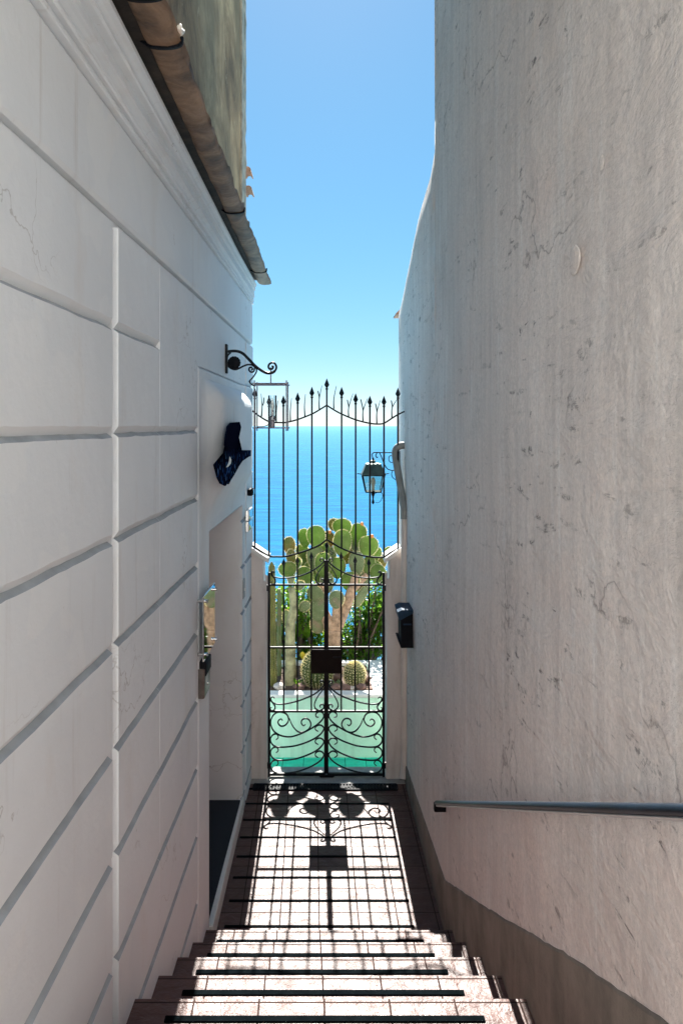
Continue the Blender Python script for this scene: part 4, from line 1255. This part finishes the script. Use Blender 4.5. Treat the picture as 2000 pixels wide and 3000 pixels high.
def g4(x, y, Y): return at(760 + 0.26786 * x, 1480 + 0.26786 * y, Y)
pp = thing('prickly_pear', 'big many padded prickly pear tree on a thick forked trunk behind the gate', 'cactus', (g4(830, 1990, 7.6).x, 7.6, 0.335), 'prickly pears')
b = BM()
def limb(path, r0, r1):
    P = smooth_path(path, 6); n = len(P)
    tube(b, P, [(r0 + (r1 - r0) * i / (n - 1)) * (1 + 0.10 * noise.noise(Vector((i * 0.5, r0 * 90, 2)))) for i in range(n)], 14, flat=0.9)
YT = 7.72
limb([Vector((g4(810, 1600, YT).x, YT, 0.30)), g4(800, 1700, YT), g4(805, 1480, YT), g4(815, 1360, YT)], 0.105, 0.088)
limb([g4(815, 1420, YT), g4(880, 1260, YT), g4(945, 1110, YT), g4(990, 980, YT - 0.02), g4(1030, 860, YT - 0.03), g4(1045, 760, YT)], 0.066, 0.045)
limb([g4(800, 1430, YT), g4(755, 1290, YT), g4(700, 1170, YT + 0.03), g4(670, 1020, YT + 0.03), g4(680, 860, YT)], 0.072, 0.045)
limb([g4(815, 1400, YT), g4(830, 1260, YT - 0.02), g4(838, 1120, YT - 0.02), g4(840, 960, YT)], 0.045, 0.04)
limb([g4(1000, 950, YT), g4(1090, 850, YT + 0.03), g4(1180, 760, YT + 0.03)], 0.04, 0.03)
obj('trunk', b, M['trunk'], pp, smooth=60)
PG, PR, PA = M['pad'], M['padrust'], M['padgrey']
PADS = [(902, 240, 188, 175, 0, 7.70, PG), (815, 215, 115, 125, -8, 7.86, PR), (1075, 330, 168, 245, 8, 7.74, PG), (905, 415, 182, 285, 0, 7.52, PG),
        (1188, 450, 190, 225, 14, 7.60, PG), (620, 345, 185, 225, -4, 7.55, PG), (492, 362, 118, 195, -6, 7.72, PG),
        (500, 775, 165, 195, -8, 7.55, PG), (465, 495, 120, 125, 0, 7.80, PG), (610, 570, 165, 230, 4, 7.66, PA), (695, 650, 165, 260, 3, 7.56, PG),
        (850, 690, 170, 220, -5, 7.64, PG), (765, 375, 100, 185, 0, 7.82, PR), (1060, 640, 150, 260, 4, 7.62, PA), (1195, 660, 120, 215, 10, 7.68, PG),
        (1290, 750, 150, 185, 14, 7.62, PG), (1425, 530, 120, 130, 20, 7.80, PG), (1335, 625, 95, 135, 12, 7.85, PR), (990, 835, 190, 210, 6, 7.58, PG),
        (625, 985, 150, 235, -28, 7.56, PA), (842, 1035, 150, 185, 3, 7.52, PA), (640, 1150, 175, 235, 5, 7.58, PA), (640, 1310, 155, 190, 0, 7.60, PA),
        (1105, 1005, 95, 270, 24, 7.66, PA), (560, 690, 120, 140, -12, 7.74, PG), (770, 560, 130, 190, 0, 7.74, PA), (960, 560, 120, 170, 6, 7.74, PR),
        (1000, 470, 110, 190, 4, 7.78, PG), (1120, 830, 120, 220, 12, 7.70, PA), (740, 850, 130, 230, 4, 7.62, PA), (700, 500, 130, 190, -6, 7.72, PG)]
for x, y, w, h, t_, Y, m_ in PADS: pad(pp, x, y, w * 1.09, h * 1.08, t_, Y + 0.13, m_)
rp = random.Random(4)
for k in range(16):
    x = rp.uniform(480, 1260); y = rp.uniform(440, 880)
    pad(pp, x, y, rp.uniform(125, 175), rp.uniform(150, 230), rp.uniform(-25, 25), rp.uniform(7.86, 8.0), rp.choice((PG, PG, PA)))
for x, y in ((770, 290), (860, 330), (1120, 200), (1230, 335)):
    b = BM(); c = g4(x, y + 6, 7.7)
    lathe(b, [(0.004, -0.022), (0.015, -0.012), (0.019, 0.004), (0.015, 0.018), (0.006, 0.022)], c, 10)
    obj('fruit', b, simple('fruit_skin', (0.55, 0.20, 0.05), 0.5, bump=0.2), pp, smooth=60)
pq = thing('prickly_pear', 'slender prickly pear on a pale cracked trunk left of the big barrel cactus', 'cactus', (G(340, 650, 7.35).x, 7.35, 0.335), 'prickly pears')
b = BM()
limb([Vector((G(338, 0, 7.35).x, 7.35, 0.30)), G(340, 400, 7.35), G(338, 0, 7.35), g4(375, 1150, 7.36), g4(368, 1010, 7.38), g4(348, 900, 7.42)], 0.062, 0.036)
obj('trunk', b, M['paletrunk'], pq, smooth=60)
for x, y, w, h, t_, Y, m_ in ((328, 450, 128, 205, -4, 7.55, PR), (345, 580, 100, 210, 6, 7.47, PR), (310, 705, 195, 165, -10, 7.40, PG), (345, 760, 90, 240, 0, 7.45, PA), (400, 640, 100, 150, 14, 7.5, PG), (440, 880, 90, 120, 30, 7.5, PA), (490, 1110, 110, 140, 40, 7.46, PA), (300, 1250, 90, 210, -10, 7.52, PA)):
    pad(pq, x, y, w, h, t_, Y, m_)

# ------------------------------------------------------------------ trees behind the bed
def leaf(b, p, d, up, L, w):
    d = d.normalized(); s = d.cross(up)
    if s.length < 1e-3: s = d.orthogonal()
    s.normalize(); n = s.cross(d)
    pts = [p, p + d * L * 0.35 + s * w + n * w * 0.3, p + d * L * 0.75 + s * w * 0.75 + n * w * 0.2, p + d * L, p + d * L * 0.75 - s * w * 0.75 + n * w * 0.2, p + d * L * 0.35 - s * w + n * w * 0.3, p + d * L * 0.5]
    v = [b.verts.new(q) for q in pts]
    for f in ((0, 1, 6), (1, 2, 6), (2, 3, 6), (3, 4, 6), (4, 5, 6), (5, 0, 6)):
        b.faces.new([v[i] for i in f])
def tree(label, cat, name, base, clumps, mat, n, L=0.07, lemons=()):
    t = thing(name, label, cat, base)
    b = BM(); P0 = Vector(base)
    for (c, r) in clumps[::2]:
        mid = P0.lerp(c, 0.5) + Vector((random.uniform(-.1, .1), random.uniform(-.1, .1), 0))
        tube(b, smooth_path([P0, mid, c], 4), [0.03 - 0.022 * i / 8 for i in range(9)], 6)
    tube(b, [P0 + Vector((0, 0, -0.3)), P0 + Vector((0, 0, 0.25))], 0.05, 8)
    obj('trunk', b, M['bark'], t, smooth=60)
    b = BM()
    for (c, r) in clumps:
        for k in range(int(n * (r / 0.2) ** 2)):
            v = Vector((random.gauss(0, 1), random.gauss(0, 1), random.gauss(0, 1))).normalized()
            p = c + v * r * random.uniform(0.35, 1.0) ** 0.6
            d = v + Vector((random.uniform(-1, 1), random.uniform(-1, 1), random.uniform(-1.2, 0.5)))
            leaf(b, p, d, Vector((random.uniform(-.6, .6), random.uniform(-.6, .6), 1)), L * random.uniform(0.6, 1.25), L * random.uniform(0.18, 0.28))
    obj('crown', b, mat, t)
    for c in lemons:
        b = BM(); lathe(b, [(0.003, -0.042), (0.012, -0.034), (0.026, -0.018), (0.030, 0.0), (0.026, 0.02), (0.012, 0.034), (0.003, 0.040)], c, 12)
        obj('lemon', b, M['lemon'], t, smooth=60)
    return t
def clumpset(boxes, Y0, Y1, dens):
    out = []
    for (xa, xb, ya, yb, k) in boxes:
        for i in range(int(k * dens)):
            Y = random.uniform(Y0, Y1)
            out.append((g4(random.uniform(xa, xb), random.uniform(ya, yb), Y), random.uniform(0.12, 0.22)))
    return out
cl = clumpset([(180, 620, 960, 1300, 18), (180, 800, 1250, 1900, 30), (-150, 180, 1000, 1800, 14), (440, 560, 930, 1000, 3)], 8.3, 8.9, 1.0)
tree('bright green lemon tree with one yellow lemon behind the left part of the cactus bed', 'lemon tree', 'lemon_tree', (g4(480, 0, 8.6).x, 8.6, -0.18), cl, M['leaf'], 85, 0.075, [g4(470, 1640, 8.05)])
cl = clumpset([(1020, 1350, 1000, 1300, 18), (860, 1120, 1330, 1850, 22), (1120, 1380, 1300, 1560, 9), (1350, 1700, 860, 1500, 16), (1240, 1400, 910, 1000, 6)], 8.35, 9.0, 1.0)
tree('leafy glossy green shrub tree behind the right part of the cactus bed', 'tree', 'shrub_tree', (g4(1000, 0, 8.6).x, 8.6, -0.18), cl, M['leaf2'], 95, 0.065)
# dry little succulents beside the barrels
def tuft(label, x, y, Y, n, r, mat):
    t = thing('small_succulent', label, 'succulent', (G(x, y, Y).x, Y, 0.34), 'small plants in the cactus bed')
    b = BM()
    for k in range(n):
        a = random.uniform(0, 6.28); d = Vector((math.cos(a), math.sin(a), random.uniform(0.4, 1.8)))
        leaf(b, Vector((G(x, y, Y).x + random.uniform(-r, r) * .6, Y + random.uniform(-r, r) * .5, 0.34 + random.uniform(0, r))), d, Vector((0, 0, 1)), r * random.uniform(.5, 1.0), r * 0.13)
    obj('leaves', b, mat, t)
tuft('pale grey dried tuft between the two barrel cacti', 850, 620, 7.2, 60, 0.06, M['padgrey'])
tuft('small bright green sprout left of the big barrel cactus', 430, 600, 7.2, 40, 0.07, M['leaf'])

# blue metal garden stair far right
st = thing('garden_stair', 'pale blue metal stair with handrail going down behind the right gate post', 'metal stair', G(1230, 420, 9.2))
b = BM(); prism(b, [G(1212, 22, 9.2), G(1232, 22, 9.2), G(1322, 268, 9.2), G(1300, 272, 9.2)], (0, 0.03, 0)); obj('stringer', b, M['bluepaint'], st)
b = BM(); tube(b, [G(1215, 26, 9.2), G(1420, 26, 9.2)], 0.013, 8); tube(b, [G(1210, 270, 9.2), G(1330, 270, 9.2)], 0.012, 8); obj('rail', b, M['bluepaint'], st, smooth=50)
for k in range(8):
    y = 45 + 30 * k
    b = BM(); p = G(1140 + 9 * k, y, 9.2); q = G(1222 + 10.5 * k, y, 9.2); box(b, p.x, q.x, 9.15, 9.2 - 0.002, p.z - 0.008, p.z + 0.008); obj('tread', b, M['bluepaint'], st)
b = BM()
for k in range(6): tube(b, [G(1205 + 26 * k, 275, 9.22), G(1205 + 26 * k, 470, 9.22)], 0.008, 6)
tube(b, [G(1195, 345, 9.22), G(1345, 345, 9.22)], 0.008, 6)
obj('balusters', b, M['bluepaint'], st)

# ------------------------------------------------------------------ sky, sun, camera
EL = R(41.0)
W = bpy.data.worlds.new('World'); S.world = W; W.use_nodes = True
nt = W.node_tree; bg = nt.nodes['Background']
sky = nt.nodes.new('ShaderNodeTexSky'); sky.sky_type = 'NISHITA'; sky.sun_disc = False
sky.sun_elevation = EL; sky.sun_rotation = R(0.0)
sky.air_density = 1.0; sky.dust_density = 0.5; sky.ozone_density = 8.0; sky.altitude = 2000
gm = nt.nodes.new('ShaderNodeGamma'); gm.inputs['Gamma'].default_value = 0.5
hs = nt.nodes.new('ShaderNodeHueSaturation'); hs.inputs['Saturation'].default_value = 1.5; hs.inputs['Hue'].default_value = 0.486
nt.links.new(sky.outputs[0], gm.inputs['Color']); nt.links.new(gm.outputs[0], hs.inputs['Color']); nt.links.new(hs.outputs[0], bg.inputs['Color'])
bg.inputs['Strength'].default_value = 0.103
sd = bpy.data.lights.new('sun', 'SUN'); sd.energy = 5.0; sd.angle = R(0.4); sd.color = (1.0, 0.965, 0.90)
so = bpy.data.objects.new('sun', sd); COL.objects.link(so)
d = Vector((0.008, -math.cos(EL), -math.sin(EL)))
so.rotation_euler = d.to_track_quat('-Z', 'Y').to_euler(); so.location = (0, 4, 12)

cam = bpy.data.cameras.new('camera'); co = bpy.data.objects.new('camera', cam); COL.objects.link(co)
co.location = (0, 0, EYE); co.rotation_euler = (R(90), 0, 0)
cam.sensor_fit = 'VERTICAL'; cam.sensor_height = 36; cam.sensor_width = 24
cam.lens = 36 * F / 3000
cam.shift_x = (1000 - PX) / 3000; cam.shift_y = -(1500 - PY) / 3000
cam.clip_start = 0.05; cam.clip_end = 90000
S.camera = co
vs = S.view_settings
vs.view_transform = 'Standard'; vs.look = 'None'; vs.exposure = 1.9; vs.gamma = 1.0; vs.use_curve_mapping = False
S.cycles.max_bounces = 12; S.cycles.diffuse_bounces = 8; S.cycles.transparent_max_bounces = 16
S.cycles.use_denoising = True
